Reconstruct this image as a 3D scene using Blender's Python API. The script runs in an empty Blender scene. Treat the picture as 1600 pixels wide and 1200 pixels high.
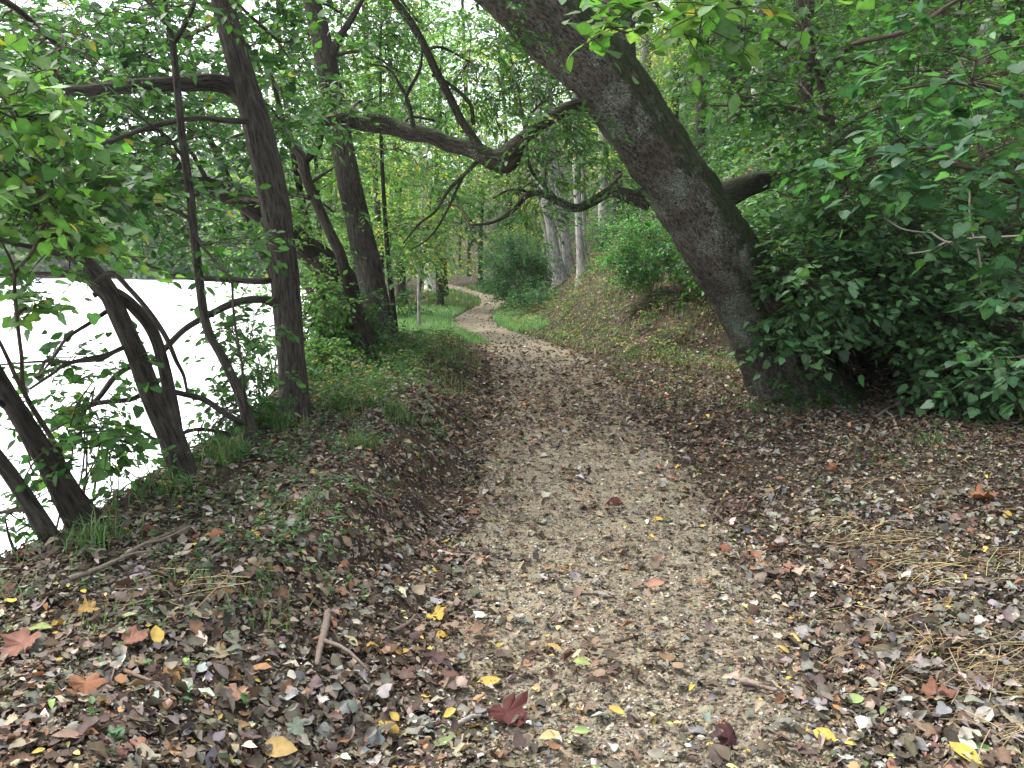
import bpy, math, random
import numpy as np
from mathutils import Vector, noise as mnoise

HAZE = True
C = bpy.context.scene
COL = C.collection
R = math.radians
rng = np.random.default_rng(11)

# ------------------------------------------------------------------ camera model
EYE = 1.6
PITCH = R(8.75)
F = 1331.0
COSP, SINP = math.cos(PITCH), math.sin(PITCH)

def ray(px, py):
    u = (px - 800) / F; v = (py - 600) / F
    return np.array([u, COSP - v * SINP, -SINP - v * COSP])

def P(px, py, y):
    """world point at forward distance y (m) seen at photo pixel px, py"""
    d = ray(px, py)
    return np.array([0, 0, EYE]) + d * (y / d[1])

def W(w, px, py, y):
    """metres spanned by w photo pixels at that point"""
    d = ray(px, py)
    return w / F * (y / d[1])

# ------------------------------------------------------------------ terrain
def wob(x, y, scale, seed, octaves=3):
    r = np.random.default_rng(seed)
    out = np.zeros_like(np.asarray(x, float)); amp = 1.0; k = 1.0 / scale; tot = 0
    for o in range(octaves):
        for _ in range(4):
            a = r.uniform(0, 2 * math.pi); ph = r.uniform(0, 6.28); kk = k * r.uniform(.7, 1.4) * 6.28
            out = out + amp * np.sin(x * math.cos(a) * kk + y * math.sin(a) * kk + ph) / 4
        tot += amp; amp *= .5; k *= 2.1
    return out / tot * 1.6

def sm(a, b, x):
    t = np.clip((x - a) / (b - a), 0, 1)
    return t * t * (3 - 2 * t)

_cy = np.array([-6, 0, 2.4, 3, 4, 5.5, 7.3, 9.2, 11.5, 13.7, 16, 18.2, 20.7, 23.7, 27, 31, 35.5, 40, 50, 70, 200])
_cx = np.array([.25, .45, .46, .48, .5, .53, .56, .58, .52, .38, -.15, -.72, -.97, -.82, -.55, -.8, -1.75, -2.6, -5.0, -9, -30.])
_yy = np.linspace(-6, 200, 8241)
_xx = np.interp(_yy, _cy, _cx)
_ker = np.hanning(61); _ker /= _ker.sum()
_xx = np.convolve(np.pad(_xx, 30, mode='edge'), _ker, mode='valid')
def xc(y): return np.interp(y, _yy, _xx)
def hw(y): return np.interp(y, [0, 6, 10, 14, 20, 27, 40, 60], [.8, .8, .8, .76, .58, .44, .38, .35])
def xb(y): return np.interp(y, [-8, 0, 3.4, 4.8, 6.5, 11, 15, 20, 30, 45, 70, 200], [-2.3, -2.2, -2.12, -1.98, -1.95, -2.15, -2.9, -3.7, -5.0, -7.5, -13, -45])
def xs(y): return np.interp(y, [-8, 5, 8, 9.5, 11, 13, 15, 18, 20, 25, 35, 50, 80, 200], [9, 8.4, 6.6, 4.2, 2.8, 1.55, .9, .25, .0, .15, -.2, -2.2, -6.5, -25])

def H(x, y):
    x = np.asarray(x, float); y = np.asarray(y, float)
    d = x - xc(y)
    w = hw(y)
    bh = np.interp(y, [-5, 2, 4, 6, 11, 13.5, 16, 30], [.26, .28, .3, .34, .36, .2, .08, .05])
    n1 = wob(x, y, 1.7, 3); n2 = wob(x, y, .45, 5); n3 = wob(x, y, 5.0, 9)
    left = bh * sm(-w - .12 + .12 * n1, -w - .62 + .15 * n1, -0 + d) if False else bh * (1 - sm(-w - .8 + .16 * n1, -w - .06 + .14 * n1, d))
    z = left + .04 * n1 * sm(.6, 1.1, np.abs(d)) + .014 * n2
    s = xb(y) + .14 * n1 - x
    drop = np.where(s > 0, s * s / (s + .35) * 1.05, 0)
    z = z - np.minimum(drop, 2.9)
    h = x - xs(y) + .5 * n3
    hill = np.where(h > 0, .82 * h * h / (h + .9), 0)
    hill = 24 * np.tanh(hill / 24)
    far = sm(45, 90, y) * np.maximum(0, d + 6) * .25
    z = z + hill + np.minimum(far, 12) + .05 * sm(.7, 2.5, d) + .12 * n3 * sm(1.5, 5, d)
    return z

def hz(x, y): return float(H(np.array([x]), np.array([y]))[0])

def G(px, py, ymax=80):
    """ground point seen at a photo pixel"""
    d = ray(px, py); o = np.array([0, 0, EYE])
    t = np.geomspace(1.2, ymax, 900)
    pts = o + d[None] * t[:, None]
    z = H(pts[:, 0], pts[:, 1])
    hit = np.nonzero(pts[:, 2] < z)[0]
    i = hit[0] if len(hit) else len(t) - 1
    p = pts[i].copy(); p[2] = z[i]
    return p

def normals_at(x, y):
    e = .03
    zx = (H(x + e, y) - H(x - e, y)) / (2 * e); zy = (H(x, y + e) - H(x, y - e)) / (2 * e)
    n = np.stack([-zx, -zy, np.ones_like(zx)], -1)
    return n / np.linalg.norm(n, axis=-1, keepdims=True)

# ------------------------------------------------------------------ mesh helpers
def nrm(a):
    return a / np.maximum(np.linalg.norm(a, axis=-1, keepdims=True), 1e-9)

class Geo:
    def __init__(s): s.v, s.t, s.q, s.c, s.k, s.n = [], [], [], [], [], 0
    def add(s, v, t=None, q=None, c=None, k=None):
        v = np.asarray(v, np.float32).reshape(-1, 3)
        s.v.append(v)
        if t is not None and len(t): s.t.append(np.asarray(t, np.int64).reshape(-1, 3) + s.n)
        if q is not None and len(q): s.q.append(np.asarray(q, np.int64).reshape(-1, 4) + s.n)
        s.c.append(np.full((len(v), 3), .5, np.float32) if c is None else np.asarray(c, np.float32).reshape(-1, 3))
        s.k.append(np.zeros((len(v), 3), np.float32) if k is None else np.asarray(k, np.float32).reshape(-1, 3))
        s.n += len(v)
    def build(s, name, mat, parent=None, smooth=True, org=None):
        v = np.concatenate(s.v)
        if org is None:
            org = np.array(parent.location) if parent is not None else None
        if org is not None: v = v - np.asarray(org, np.float32)
        t = np.concatenate(s.t) if s.t else np.zeros((0, 3), np.int64)
        q = np.concatenate(s.q) if s.q else np.zeros((0, 4), np.int64)
        me = bpy.data.meshes.new(name)
        me.vertices.add(len(v)); me.vertices.foreach_set('co', v.astype(np.float32).ravel())
        li = np.concatenate([t.ravel(), q.ravel()]).astype(np.int32)
        me.loops.add(len(li)); me.loops.foreach_set('vertex_index', li)
        ls = np.concatenate([np.arange(len(t)) * 3, len(t) * 3 + np.arange(len(q)) * 4]).astype(np.int32)
        me.polygons.add(len(ls)); me.polygons.foreach_set('loop_start', ls)
        me.update(calc_edges=True)
        me.polygons.foreach_set('use_smooth', np.full(len(ls), smooth))
        a = me.attributes.new('col', 'FLOAT_COLOR', 'POINT')
        a.data.foreach_set('color', np.concatenate([np.concatenate(s.c), np.ones((len(v), 1), np.float32)], 1).astype(np.float32).ravel())
        b = me.attributes.new('bk', 'FLOAT_VECTOR', 'POINT')
        b.data.foreach_set('vector', np.concatenate(s.k).astype(np.float32).ravel())
        me.materials.append(mat)
        o = bpy.data.objects.new(name, me); COL.objects.link(o)
        if parent is not None: o.parent = parent
        elif org is not None: o.location = [float(x) for x in org]
        return o

def inst(geo, tpl, pos, X, Y, Z, sc, col):
    tv, tt, tq, tc = tpl
    M = len(pos)
    if M == 0: return
    sc = np.asarray(sc, float)
    if sc.ndim == 1: sc = np.repeat(sc[:, None], 3, 1)
    v = pos[:, None, :] + (tv[None, :, 0:1] * sc[:, None, 0:1]) * X[:, None, :] + (tv[None, :, 1:2] * sc[:, None, 1:2]) * Y[:, None, :] + (tv[None, :, 2:3] * sc[:, None, 2:3]) * Z[:, None, :]
    n = len(tv); off = (np.arange(M) * n)[:, None, None]
    t = (tt[None] + off).reshape(-1, 3) if len(tt) else None
    q = (tq[None] + off).reshape(-1, 4) if len(tq) else None
    c = np.clip(col[:, None, :] * tc[None, :, None], 0, 1).reshape(-1, 3)
    geo.add(v.reshape(-1, 3), t, q, c)

def catmull(pts, n):
    pts = np.asarray(pts, float)
    p = np.vstack([2 * pts[0] - pts[1], pts, 2 * pts[-1] - pts[-2]])
    seg = len(pts) - 1
    out = []
    for u in np.linspace(0, seg, n):
        i = min(int(u), seg - 1); t = u - i
        a, b, c, d = p[i], p[i + 1], p[i + 2], p[i + 3]
        out.append(.5 * ((2 * b) + (c - a) * t + (2 * a - 5 * b + 4 * c - d) * t * t + (3 * b - a - 3 * c + d) * t ** 3))
    return np.array(out)

def tube(geo, pts, rad, ns=8, col=(.5, .5, .5), ridge=0.0, seed=0, lump=0.0, cap=True, roots=0.0, rough=0.0):
    pts = np.asarray(pts, float); rad = np.asarray(rad, float)
    n = len(pts)
    T = nrm(np.gradient(pts, axis=0))
    ref = np.array([0, 1., 0]) if abs(T[0][1]) < .8 else np.array([1., 0, 0])
    U = np.zeros((n, 3)); u = nrm(ref - T[0] * (ref @ T[0]))
    for i in range(n):
        u = nrm(u - T[i] * (u @ T[i])); U[i] = u
    V = np.cross(T, U)
    th = np.linspace(0, 2 * math.pi, ns, endpoint=False)
    L = np.concatenate([[0], np.cumsum(np.linalg.norm(np.diff(pts, axis=0), axis=1))])
    rr = rad[:, None] * np.ones((1, ns))
    if ridge or lump:
        r = np.random.default_rng(seed)
        for k in range(7):
            m = int(r.integers(5, 13)) if k > 2 else int(r.integers(1, 4))
            a = (ridge if k > 2 else lump)
            rr = rr + rad[:, None] * a * .5 * np.sin(th[None] * m + r.uniform(0, 6.28) + 1.6 * np.sin(L[:, None] * r.uniform(.6, 2.5) + r.uniform(0, 6)) + L[:, None] * r.uniform(-.6, .6))
    if roots:                               # buttress roots spreading at the foot
        r = np.random.default_rng(seed + 5)
        lob = np.zeros_like(th)
        for k in range(5):
            lob = np.maximum(lob, np.cos(th - (k + r.uniform(-.25, .25)) * 1.257).clip(0) ** 4 * r.uniform(.5, 1))
        rr = rr * (1 + roots * lob[None] * np.exp(-L / (rad[0] * 1.5))[:, None])
    if rough:                               # plates, burls and hollows of old bark
        for i in range(n):
            for j in range(ns):
                p = pts[i] + rad[i] * (math.cos(th[j]) * U[i] + math.sin(th[j]) * V[i])
                f = mnoise.fractal(Vector(p * 4.0), 1.0, 2.2, 5) * .5 + abs(mnoise.noise(Vector(p * 17))) * .22
                rr[i, j] += rough * rad[i] * f
    v = pts[:, None] + rr[..., None] * (np.cos(th)[None, :, None] * U[:, None] + np.sin(th)[None, :, None] * V[:, None])
    k = np.stack([np.cos(th)[None] * rad[:, None], np.sin(th)[None] * rad[:, None], np.repeat(L[:, None], ns, 1)], -1)
    i = np.arange(n - 1)[:, None] * ns; j = np.arange(ns)[None]; j2 = (j + 1) % ns
    q = np.stack([i + j, i + j2, i + ns + j2, i + ns + j], -1).reshape(-1, 4)
    vv = v.reshape(-1, 3); kk = k.reshape(-1, 3); tt = []
    if cap:
        vv = np.vstack([vv, pts[-1] + T[-1] * rad[-1] * .5]); kk = np.vstack([kk, kk[-1]])
        e = len(vv) - 1; b = (n - 1) * ns
        tt = [[b + a, b + (a + 1) % ns, e] for a in range(ns)]
    geo.add(vv, tt, q, np.tile(np.asarray(col, float), (len(vv), 1)), kk)

# ------------------------------------------------------------------ leaf templates (unit length along +Y)
def tpl(v, t=(), q=(), c=None):
    v = np.array(v, float)
    return (v, np.array(t, np.int64).reshape(-1, 3), np.array(q, np.int64).reshape(-1, 4), np.ones(len(v)) if c is None else np.array(c, float))

def ovate(width=.5, fold=.08, droop=.12, roll=0.0, tw=0.0):
    ys = [0, .22, .5, .78, 1]; ws = [0, .78, 1, .62, 0]
    v = []; c = []
    for y, w in zip(ys, ws):
        z = -droop * y * y * 1.0
        for s in (-1, 0, 1):
            if w == 0 and s != 0: continue
            x = s * w * width / 2
            v.append((x, y, z + abs(s) * fold * w + roll * (x / (width / 2)) ** 2 * w + tw * x * (y - .5)))
            c.append(1.12 if s == 0 else .95)
    t = [(0, 2, 1), (0, 3, 2), (10, 7, 8), (10, 8, 9)]
    t = [(0, 2, 1), (0, 3, 2), (7, 8, 10), (8, 9, 10)]
    q = [(1, 2, 5, 4), (2, 3, 6, 5), (4, 5, 8, 7), (5, 6, 9, 8)]
    return tpl(v, t, q, c)

def simple_leaf(width=.55, fold=.1, droop=.12):
    v = [(0, 0, 0), (width / 2, .45, fold), (0, 1, -droop), (-width / 2, .45, fold)]
    return tpl(v, [(0, 1, 2), (0, 2, 3)])

def lobed(curl=.12, cup=.1, seed=0, deep=1.0):
    r = np.random.default_rng(seed)
    half = [(.03, .02), (.16, -.1), (.34, -.1), (.46, .02), (.4, .1), (.42, .2), (.5, .24), (.64, .42), (.5, .44), (.44, .5), (.33, .5), (.31, .58), (.33, .68), (.2, .74), (.12, .88), (0, 1)]
    out = half + [(-x, y) for x, y in half[-2::-1]]
    v = [(0, .26, 0)]; c = [1.15]
    for x, y in out:
        x *= 1 + r.uniform(-.08, .08); y += r.uniform(-.03, .03)
        rr = math.hypot(x, y - .26)
        v.append((x, y, cup * rr * rr * 2 - curl * (y - .2) ** 2 + r.uniform(-.035, .035) * deep)); c.append(.92)
    m = [(0, .6, -.02), ]
    t = [(0, i, i + 1) for i in range(1, len(out))] + [(0, len(out), 1)]
    # petiole
    b = len(v); v += [(-.012, 0, 0), (.012, 0, 0), (.0, -.4, -.06)]; c += [1, 1, 1]
    t.append((b, b + 2, b + 1))
    return tpl(v, t, (), c)

def broad(curl=.15, cup=.1, seed=0):
    r = np.random.default_rng(seed)
    half = [(.03, 0), (.28, -.03), (.43, .14), (.5, .36), (.36, .46), (.33, .6), (.19, .8), (0, 1)]
    out = half + [(-x, y) for x, y in half[-2::-1]]
    v = [(0, .35, 0)]; c = [1.12]
    for x, y in out:
        x *= 1 + r.uniform(-.1, .1); y += r.uniform(-.03, .03)
        rr = math.hypot(x, y - .35)
        v.append((x, y, cup * rr * rr * 2 - curl * (y - .2) ** 2 + r.uniform(-.02, .02))); c.append(.94)
    t = [(0, i, i + 1) for i in range(1, len(out))] + [(0, len(out), 1)]
    b = len(v); v += [(-.012, 0, 0), (.012, 0, 0), (.0, -.35, -.03)]; c += [1, 1, 1]
    t.append((b, b + 2, b + 1))
    return tpl(v, t, (), c)

OV = ovate(); OVN = ovate(.36, .06, .2); SL = simple_leaf(); SLN = simple_leaf(.4); LB = [broad(.15, .1, 1), broad(.35, .12, 2), broad(.2, -.1, 3), ovate(.55)]
CURL = [ovate(.55, .05, .35, .22), ovate(.5, .02, -.35, .3, .5), ovate(.6, .12, .2, -.28, .6), ovate(.4, .0, .5, .2, -.8), ovate(.62, -.1, -.2, .16, .4), ovate(.68, .04, .1, .1), ovate(.34, .02, -.3, .28, 1.0), broad(.5, .4, 8), broad(-.3, -.45, 9)]

# ------------------------------------------------------------------ materials
def nodes(name):
    m = bpy.data.materials.new(name); m.use_nodes = True
    nt = m.node_tree; nt.nodes.clear()
    o = nt.nodes.new('ShaderNodeOutputMaterial')
    return m, nt, o
def N(nt, t, **kw):
    n = nt.nodes.new(t)
    for k, v in kw.items():
        if k in n.inputs: n.inputs[k].default_value = v
        else: setattr(n, k, v)
    return n
def ramp(nt, fac, stops):
    r = nt.nodes.new('ShaderNodeValToRGB'); e = r.color_ramp.elements
    while len(e) < len(stops): e.new(.5)
    for x, (p, c) in zip(e, stops): x.position = p; x.color = (*c, 1)
    nt.links.new(fac, r.inputs[0]); return r.outputs[0]
def mix(nt, fac, a, b, mode='MIX'):
    m = nt.nodes.new('ShaderNodeMix'); m.data_type = 'RGBA'; m.blend_type = mode
    for s, v in ((m.inputs[0], fac), (m.inputs[6], a), (m.inputs[7], b)):
        if hasattr(v, 'is_output'): nt.links.new(v, s)
        else: s.default_value = v if isinstance(v, (int, float)) else (*v, 1)
    return m.outputs[2]

def leaf_mat(name, trans=.4, rough=.5, tint=(1.2, 1.28, .6), spec=.35):
    m, nt, o = nodes(name)
    a = N(nt, 'ShaderNodeAttribute', attribute_name='col')
    g = N(nt, 'ShaderNodeNewGeometry')
    no = N(nt, 'ShaderNodeTexNoise', Scale=38.0, Detail=2.0); nt.links.new(g.outputs['Position'], no.inputs['Vector'])
    v = ramp(nt, no.outputs[0], [(.3, (.8, .8, .8)), (.7, (1.15, 1.15, 1.15))])
    c = mix(nt, 1.0, a.outputs['Color'], v, 'MULTIPLY')
    p = N(nt, 'ShaderNodeBsdfPrincipled', Roughness=rough); p.inputs['Specular IOR Level'].default_value = spec
    nt.links.new(c, p.inputs['Base Color'])
    if trans > 0:
        t = N(nt, 'ShaderNodeBsdfTranslucent'); nt.links.new(mix(nt, 1.0, c, tint, 'MULTIPLY'), t.inputs['Color'])
        ms = N(nt, 'ShaderNodeMixShader', Fac=trans); nt.links.new(p.outputs[0], ms.inputs[1]); nt.links.new(t.outputs[0], ms.inputs[2])
        nt.links.new(ms.outputs[0], o.inputs[0])
    else: nt.links.new(p.outputs[0], o.inputs[0])
    return m

def bark_mat(name, dark, light, sc=26, stretch=.16, moss=0.0, lichen=0.0, bump=.7, moss_dir=(.25, -.1, .95), patch=None):
    m, nt, o = nodes(name)
    a = N(nt, 'ShaderNodeAttribute', attribute_name='bk')
    mp = N(nt, 'ShaderNodeMapping'); mp.inputs['Scale'].default_value = (sc, sc, sc * stretch)
    nt.links.new(a.outputs['Vector'], mp.inputs['Vector'])
    no = N(nt, 'ShaderNodeTexNoise', Scale=1.0, Detail=6.0, Roughness=.65, Distortion=.6); nt.links.new(mp.outputs[0], no.inputs['Vector'])
    vo = N(nt, 'ShaderNodeTexVoronoi', Scale=1.3); nt.links.new(mp.outputs[0], vo.inputs['Vector'])
    h = N(nt, 'ShaderNodeMath', operation='MULTIPLY_ADD'); nt.links.new(vo.outputs['Distance'], h.inputs[0]); h.inputs[1].default_value = .55; nt.links.new(no.outputs[0], h.inputs[2])
    c = ramp(nt, h.outputs[0], [(.45, dark), (.66, [.6 * x + .4 * y for x, y in zip(dark, light)]), (1.0, light)])
    g = N(nt, 'ShaderNodeNewGeometry')
    big = N(nt, 'ShaderNodeTexNoise', Scale=2.2, Detail=4.0, Roughness=.6); nt.links.new(g.outputs['Position'], big.inputs['Vector'])
    c = mix(nt, 1.0, c, ramp(nt, big.outputs[0], [(.3, (.72, .7, .68)), (.7, (1.2, 1.18, 1.15))]), 'MULTIPLY')
    if patch:
        pn = N(nt, 'ShaderNodeTexNoise', Scale=5.0, Detail=6.0, Roughness=.7); nt.links.new(g.outputs['Position'], pn.inputs['Vector'])
        c = mix(nt, ramp(nt, pn.outputs[0], [(.5, (0, 0, 0)), (.6, (1, 1, 1))]), c, patch)
    if lichen:
        ln = N(nt, 'ShaderNodeTexNoise', Scale=60.0, Detail=5.0, Roughness=.75); nt.links.new(g.outputs['Position'], ln.inputs['Vector'])
        lb = N(nt, 'ShaderNodeTexNoise', Scale=3.0, Detail=3.0); nt.links.new(g.outputs['Position'], lb.inputs['Vector'])
        s = N(nt, 'ShaderNodeMath', operation='MULTIPLY_ADD'); nt.links.new(lb.outputs[0], s.inputs[0]); s.inputs[1].default_value = .55; nt.links.new(ln.outputs[0], s.inputs[2])
        f = ramp(nt, s.outputs[0], [(.88 - .12 * lichen, (0, 0, 0)), (1.0 - .1 * lichen, (.85, .85, .85))])
        c = mix(nt, f, c, (.2, .25, .195))
    if moss:
        d = N(nt, 'ShaderNodeVectorMath', operation='DOT_PRODUCT'); nt.links.new(g.outputs['Normal'], d.inputs[0]); d.inputs[1].default_value = moss_dir
        mn = N(nt, 'ShaderNodeTexNoise', Scale=7.0, Detail=9.0, Roughness=.78); nt.links.new(g.outputs['Position'], mn.inputs['Vector'])
        s = N(nt, 'ShaderNodeMath', operation='MULTIPLY_ADD'); nt.links.new(mn.outputs[0], s.inputs[0]); s.inputs[1].default_value = 3.0; nt.links.new(d.outputs['Value'], s.inputs[2])
        hf = N(nt, 'ShaderNodeMath', operation='MULTIPLY'); nt.links.new(s.outputs[0], hf.inputs[0]); hf.inputs[1].default_value = .5
        f = ramp(nt, hf.outputs[0], [(.7, (0, 0, 0)), (.92, (moss,) * 3)])
        mc = ramp(nt, no.outputs[0], [(.35, (.008, .011, .004)), (.7, (.034, .046, .012))])
        c = mix(nt, f, c, mc)
    p = N(nt, 'ShaderNodeBsdfPrincipled', Roughness=.88); p.inputs['Specular IOR Level'].default_value = .2
    nt.links.new(c, p.inputs['Base Color'])
    b = N(nt, 'ShaderNodeBump', Strength=bump, Distance=.03); nt.links.new(h.outputs[0], b.inputs['Height']); nt.links.new(b.outputs[0], p.inputs['Normal'])
    nt.links.new(p.outputs[0], o.inputs[0])
    return m

def ground_mat():
    m, nt, o = nodes('soil')
    g = N(nt, 'ShaderNodeNewGeometry')
    n1 = N(nt, 'ShaderNodeTexNoise', Scale=3.0, Detail=8.0, Roughness=.7); nt.links.new(g.outputs['Position'], n1.inputs['Vector'])
    n2 = N(nt, 'ShaderNodeTexVoronoi', Scale=17.0, Randomness=1.0); nt.links.new(g.outputs['Position'], n2.inputs['Vector'])
    n3 = N(nt, 'ShaderNodeTexNoise', Scale=45.0, Detail=6.0, Roughness=.75); nt.links.new(g.outputs['Position'], n3.inputs['Vector'])
    c = ramp(nt, n1.outputs[0], [(.3, (.018, .015, .011)), (.5, (.04, .033, .025)), (.72, (.075, .062, .046))])
    lit = ramp(nt, n2.outputs['Color'], [(0, (.5, .45, .42)), (.35, (1.3, 1.0, .8)), (.6, (.8, .8, .8)), (1, (2.0, 1.7, 1.4))])
    c = mix(nt, .8, c, lit, 'MULTIPLY')
    c = mix(nt, .8, c, ramp(nt, n3.outputs[0], [(.35, (.35, .35, .35)), (.7, (1.6, 1.55, 1.5))]), 'MULTIPLY')
    p = N(nt, 'ShaderNodeBsdfPrincipled', Roughness=.95); p.inputs['Specular IOR Level'].default_value = .15
    nt.links.new(c, p.inputs['Base Color'])
    b = N(nt, 'ShaderNodeBump', Strength=.8, Distance=.03); nt.links.new(n3.outputs[0], b.inputs['Height']); nt.links.new(b.outputs[0], p.inputs['Normal'])
    nt.links.new(p.outputs[0], o.inputs[0]); return m

def path_mat():
    m, nt, o = nodes('gravel_path')
    g = N(nt, 'ShaderNodeNewGeometry')
    v = N(nt, 'ShaderNodeTexVoronoi', Scale=62.0); nt.links.new(g.outputs['Position'], v.inputs['Vector'])
    v2 = N(nt, 'ShaderNodeTexVoronoi', Scale=24.0); nt.links.new(g.outputs['Position'], v2.inputs['Vector'])
    n1 = N(nt, 'ShaderNodeTexNoise', Scale=2.1, Detail=7.0, Roughness=.65); nt.links.new(g.outputs['Position'], n1.inputs['Vector'])
    st = ramp(nt, v.outputs['Color'], [(0, (.09, .07, .055)), (.3, (.2, .155, .115)), (.55, (.28, .23, .17)), (.8, (.2, .18, .16)), (1, (.42, .38, .31))])
    dirt = ramp(nt, n1.outputs[0], [(.3, (.12, .09, .062)), (.5, (.24, .19, .13)), (.7, (.38, .32, .22))])
    c = mix(nt, .6, dirt, st)
    c = mix(nt, 1.0, c, (.68, .705, .66), 'MULTIPLY')
    c = mix(nt, .7, c, ramp(nt, v2.outputs['Color'], [(0, (.6, .58, .56)), (.5, (1, 1, 1)), (1, (1.35, 1.3, 1.2))]), 'MULTIPLY')
    p = N(nt, 'ShaderNodeBsdfPrincipled', Roughness=.92); p.inputs['Specular IOR Level'].default_value = .25
    nt.links.new(c, p.inputs['Base Color'])
    b = N(nt, 'ShaderNodeBump', Strength=.9, Distance=.012, invert=True); nt.links.new(v.outputs['Distance'], b.inputs['Height']); nt.links.new(b.outputs[0], p.inputs['Normal'])
    nt.links.new(p.outputs[0], o.inputs[0]); return m

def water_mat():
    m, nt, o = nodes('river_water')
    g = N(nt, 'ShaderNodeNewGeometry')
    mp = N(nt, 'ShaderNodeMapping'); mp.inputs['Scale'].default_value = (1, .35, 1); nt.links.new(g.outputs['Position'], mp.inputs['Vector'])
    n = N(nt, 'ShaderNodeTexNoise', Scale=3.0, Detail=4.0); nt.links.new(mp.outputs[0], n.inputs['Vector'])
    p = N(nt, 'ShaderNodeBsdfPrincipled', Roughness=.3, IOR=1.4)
    p.inputs['Base Color'].default_value = (.8, .82, .83, 1); p.inputs['Specular IOR Level'].default_value = .4  # whitish base colour paints in the bright sky reflection; real water is murkier
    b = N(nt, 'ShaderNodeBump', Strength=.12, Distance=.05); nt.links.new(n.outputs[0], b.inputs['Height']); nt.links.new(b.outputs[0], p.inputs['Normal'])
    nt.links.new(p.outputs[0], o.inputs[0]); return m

def plain_mat(name, rough=.85, spec=.2):
    m, nt, o = nodes(name)
    a = N(nt, 'ShaderNodeAttribute', attribute_name='col')
    g = N(nt, 'ShaderNodeNewGeometry')
    n = N(nt, 'ShaderNodeTexNoise', Scale=90.0, Detail=5.0, Roughness=.7); nt.links.new(g.outputs['Position'], n.inputs['Vector'])
    c = mix(nt, 1.0, a.outputs['Color'], ramp(nt, n.outputs[0], [(.3, (.65, .65, .65)), (.7, (1.25, 1.25, 1.25))]), 'MULTIPLY')
    p = N(nt, 'ShaderNodeBsdfPrincipled', Roughness=rough); p.inputs['Specular IOR Level'].default_value = spec
    nt.links.new(c, p.inputs['Base Color']); nt.links.new(p.outputs[0], o.inputs[0]); return m

M_LEAF = leaf_mat('green_leaf', .5)
M_DARKLEAF = leaf_mat('waxy_leaf', .36, .45, (1.1, 1.3, .6), .4)
M_LITTER = leaf_mat('dead_leaf', .14, .85, (1.1, .9, .6), .1)
M_GRASS = leaf_mat('grass_blade', .3, .6)
M_BARK_G = bark_mat('grey_furrowed_bark', (.008, .007, .0056), (.078, .068, .055), 52, .14, bump=1.0)
M_BARK_D = bark_mat('dark_bark', (.007, .006, .005), (.05, .041, .032), 44, .18, bump=.9)
M_BARK_M = bark_mat('mottled_mossy_bark', (.007, .006, .0045), (.108, .092, .072), 34, .42, moss=.95, lichen=.62, bump=.9, moss_dir=(.85, .1, .6))
M_BARK_L = bark_mat('dark_limb_bark', (.008, .007, .006), (.065, .052, .04), 36, .3, moss=.7, lichen=.25, bump=.9)
M_BARK_P = bark_mat('pale_bark', (.1, .097, .088), (.36, .35, .32), 22, .3, bump=.3)
M_BARK_W = bark_mat('white_bark', (.25, .25, .22), (.6, .6, .56), 12, .5, bump=.2)
M_BARK_B = bark_mat('brown_twig_bark', (.02, .015, .011), (.09, .07, .052), 60, .2, bump=.4)
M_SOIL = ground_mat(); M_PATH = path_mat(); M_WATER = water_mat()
M_STONE = plain_mat('stone'); M_STICK = plain_mat('dead_wood', .9, .1)

# ------------------------------------------------------------------ tagging
def tag(o, label=None, cat=None, group=None, kind=None):
    if label: o['label'] = label
    if cat: o['category'] = cat
    if group: o['group'] = group
    if kind: o['kind'] = kind
    return o
def empty(name, loc):
    o = bpy.data.objects.new(name, None); COL.objects.link(o); o.empty_display_size = .2
    o.location = [float(v) for v in loc]; return o

# ------------------------------------------------------------------ palettes
def palette(cols, w, jit=.22):
    cols = np.array(cols, float); w = np.array(w, float); w /= w.sum()
    def f(n, r):
        c = cols[r.choice(len(cols), n, p=w)]
        return np.clip(c * np.exp(r.normal(0, jit, (n, 1))) * np.exp(r.normal(0, .07, (n, 3))), .004, .9)
    return f
PAL_MID = palette([(.034, .092, .026), (.046, .122, .034), (.064, .16, .042), (.2, .2, .04)], [4, 5, 3, .1])
PAL_LIGHT = palette([(.062, .15, .036), (.088, .2, .05), (.125, .24, .06), (.28, .27, .06)], [4, 5, 3, .25])
PAL_YEL = palette([(.11, .2, .045), (.16, .24, .055), (.24, .29, .07), (.33, .3, .08)], [4, 4, 3, .8])
PAL_DARK = palette([(.054, .125, .048), (.076, .17, .062), (.105, .215, .076), (.16, .08, .03), (.3, .27, .05)], [4, 5, 3, .08, .06])
PAL_DEEP = palette([(.026, .08, .022), (.036, .11, .028), (.05, .13, .03)], [4, 4, 2])
PAL_BLUE = palette([(.048, .14, .06), (.064, .18, .07), (.085, .21, .075)], [4, 4, 2])
PAL_ASH = palette([(.038, .1, .03), (.052, .132, .036), (.072, .17, .045), (.24, .22, .04)], [4, 5, 3, .12])
PAL_BRIGHT = palette([(.06, .19, .055), (.085, .24, .065), (.11, .29, .085)], [4, 4, 2])
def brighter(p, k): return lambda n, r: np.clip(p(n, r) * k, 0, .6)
PAL_PINK = palette([(.34, .17, .11), (.3, .2, .13), (.4, .22, .12)], [1, 1, 1])
PAL_WOODS = palette([(.08, .13, .09), (.1, .16, .09), (.14, .19, .1)], [4, 4, 2])

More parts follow.
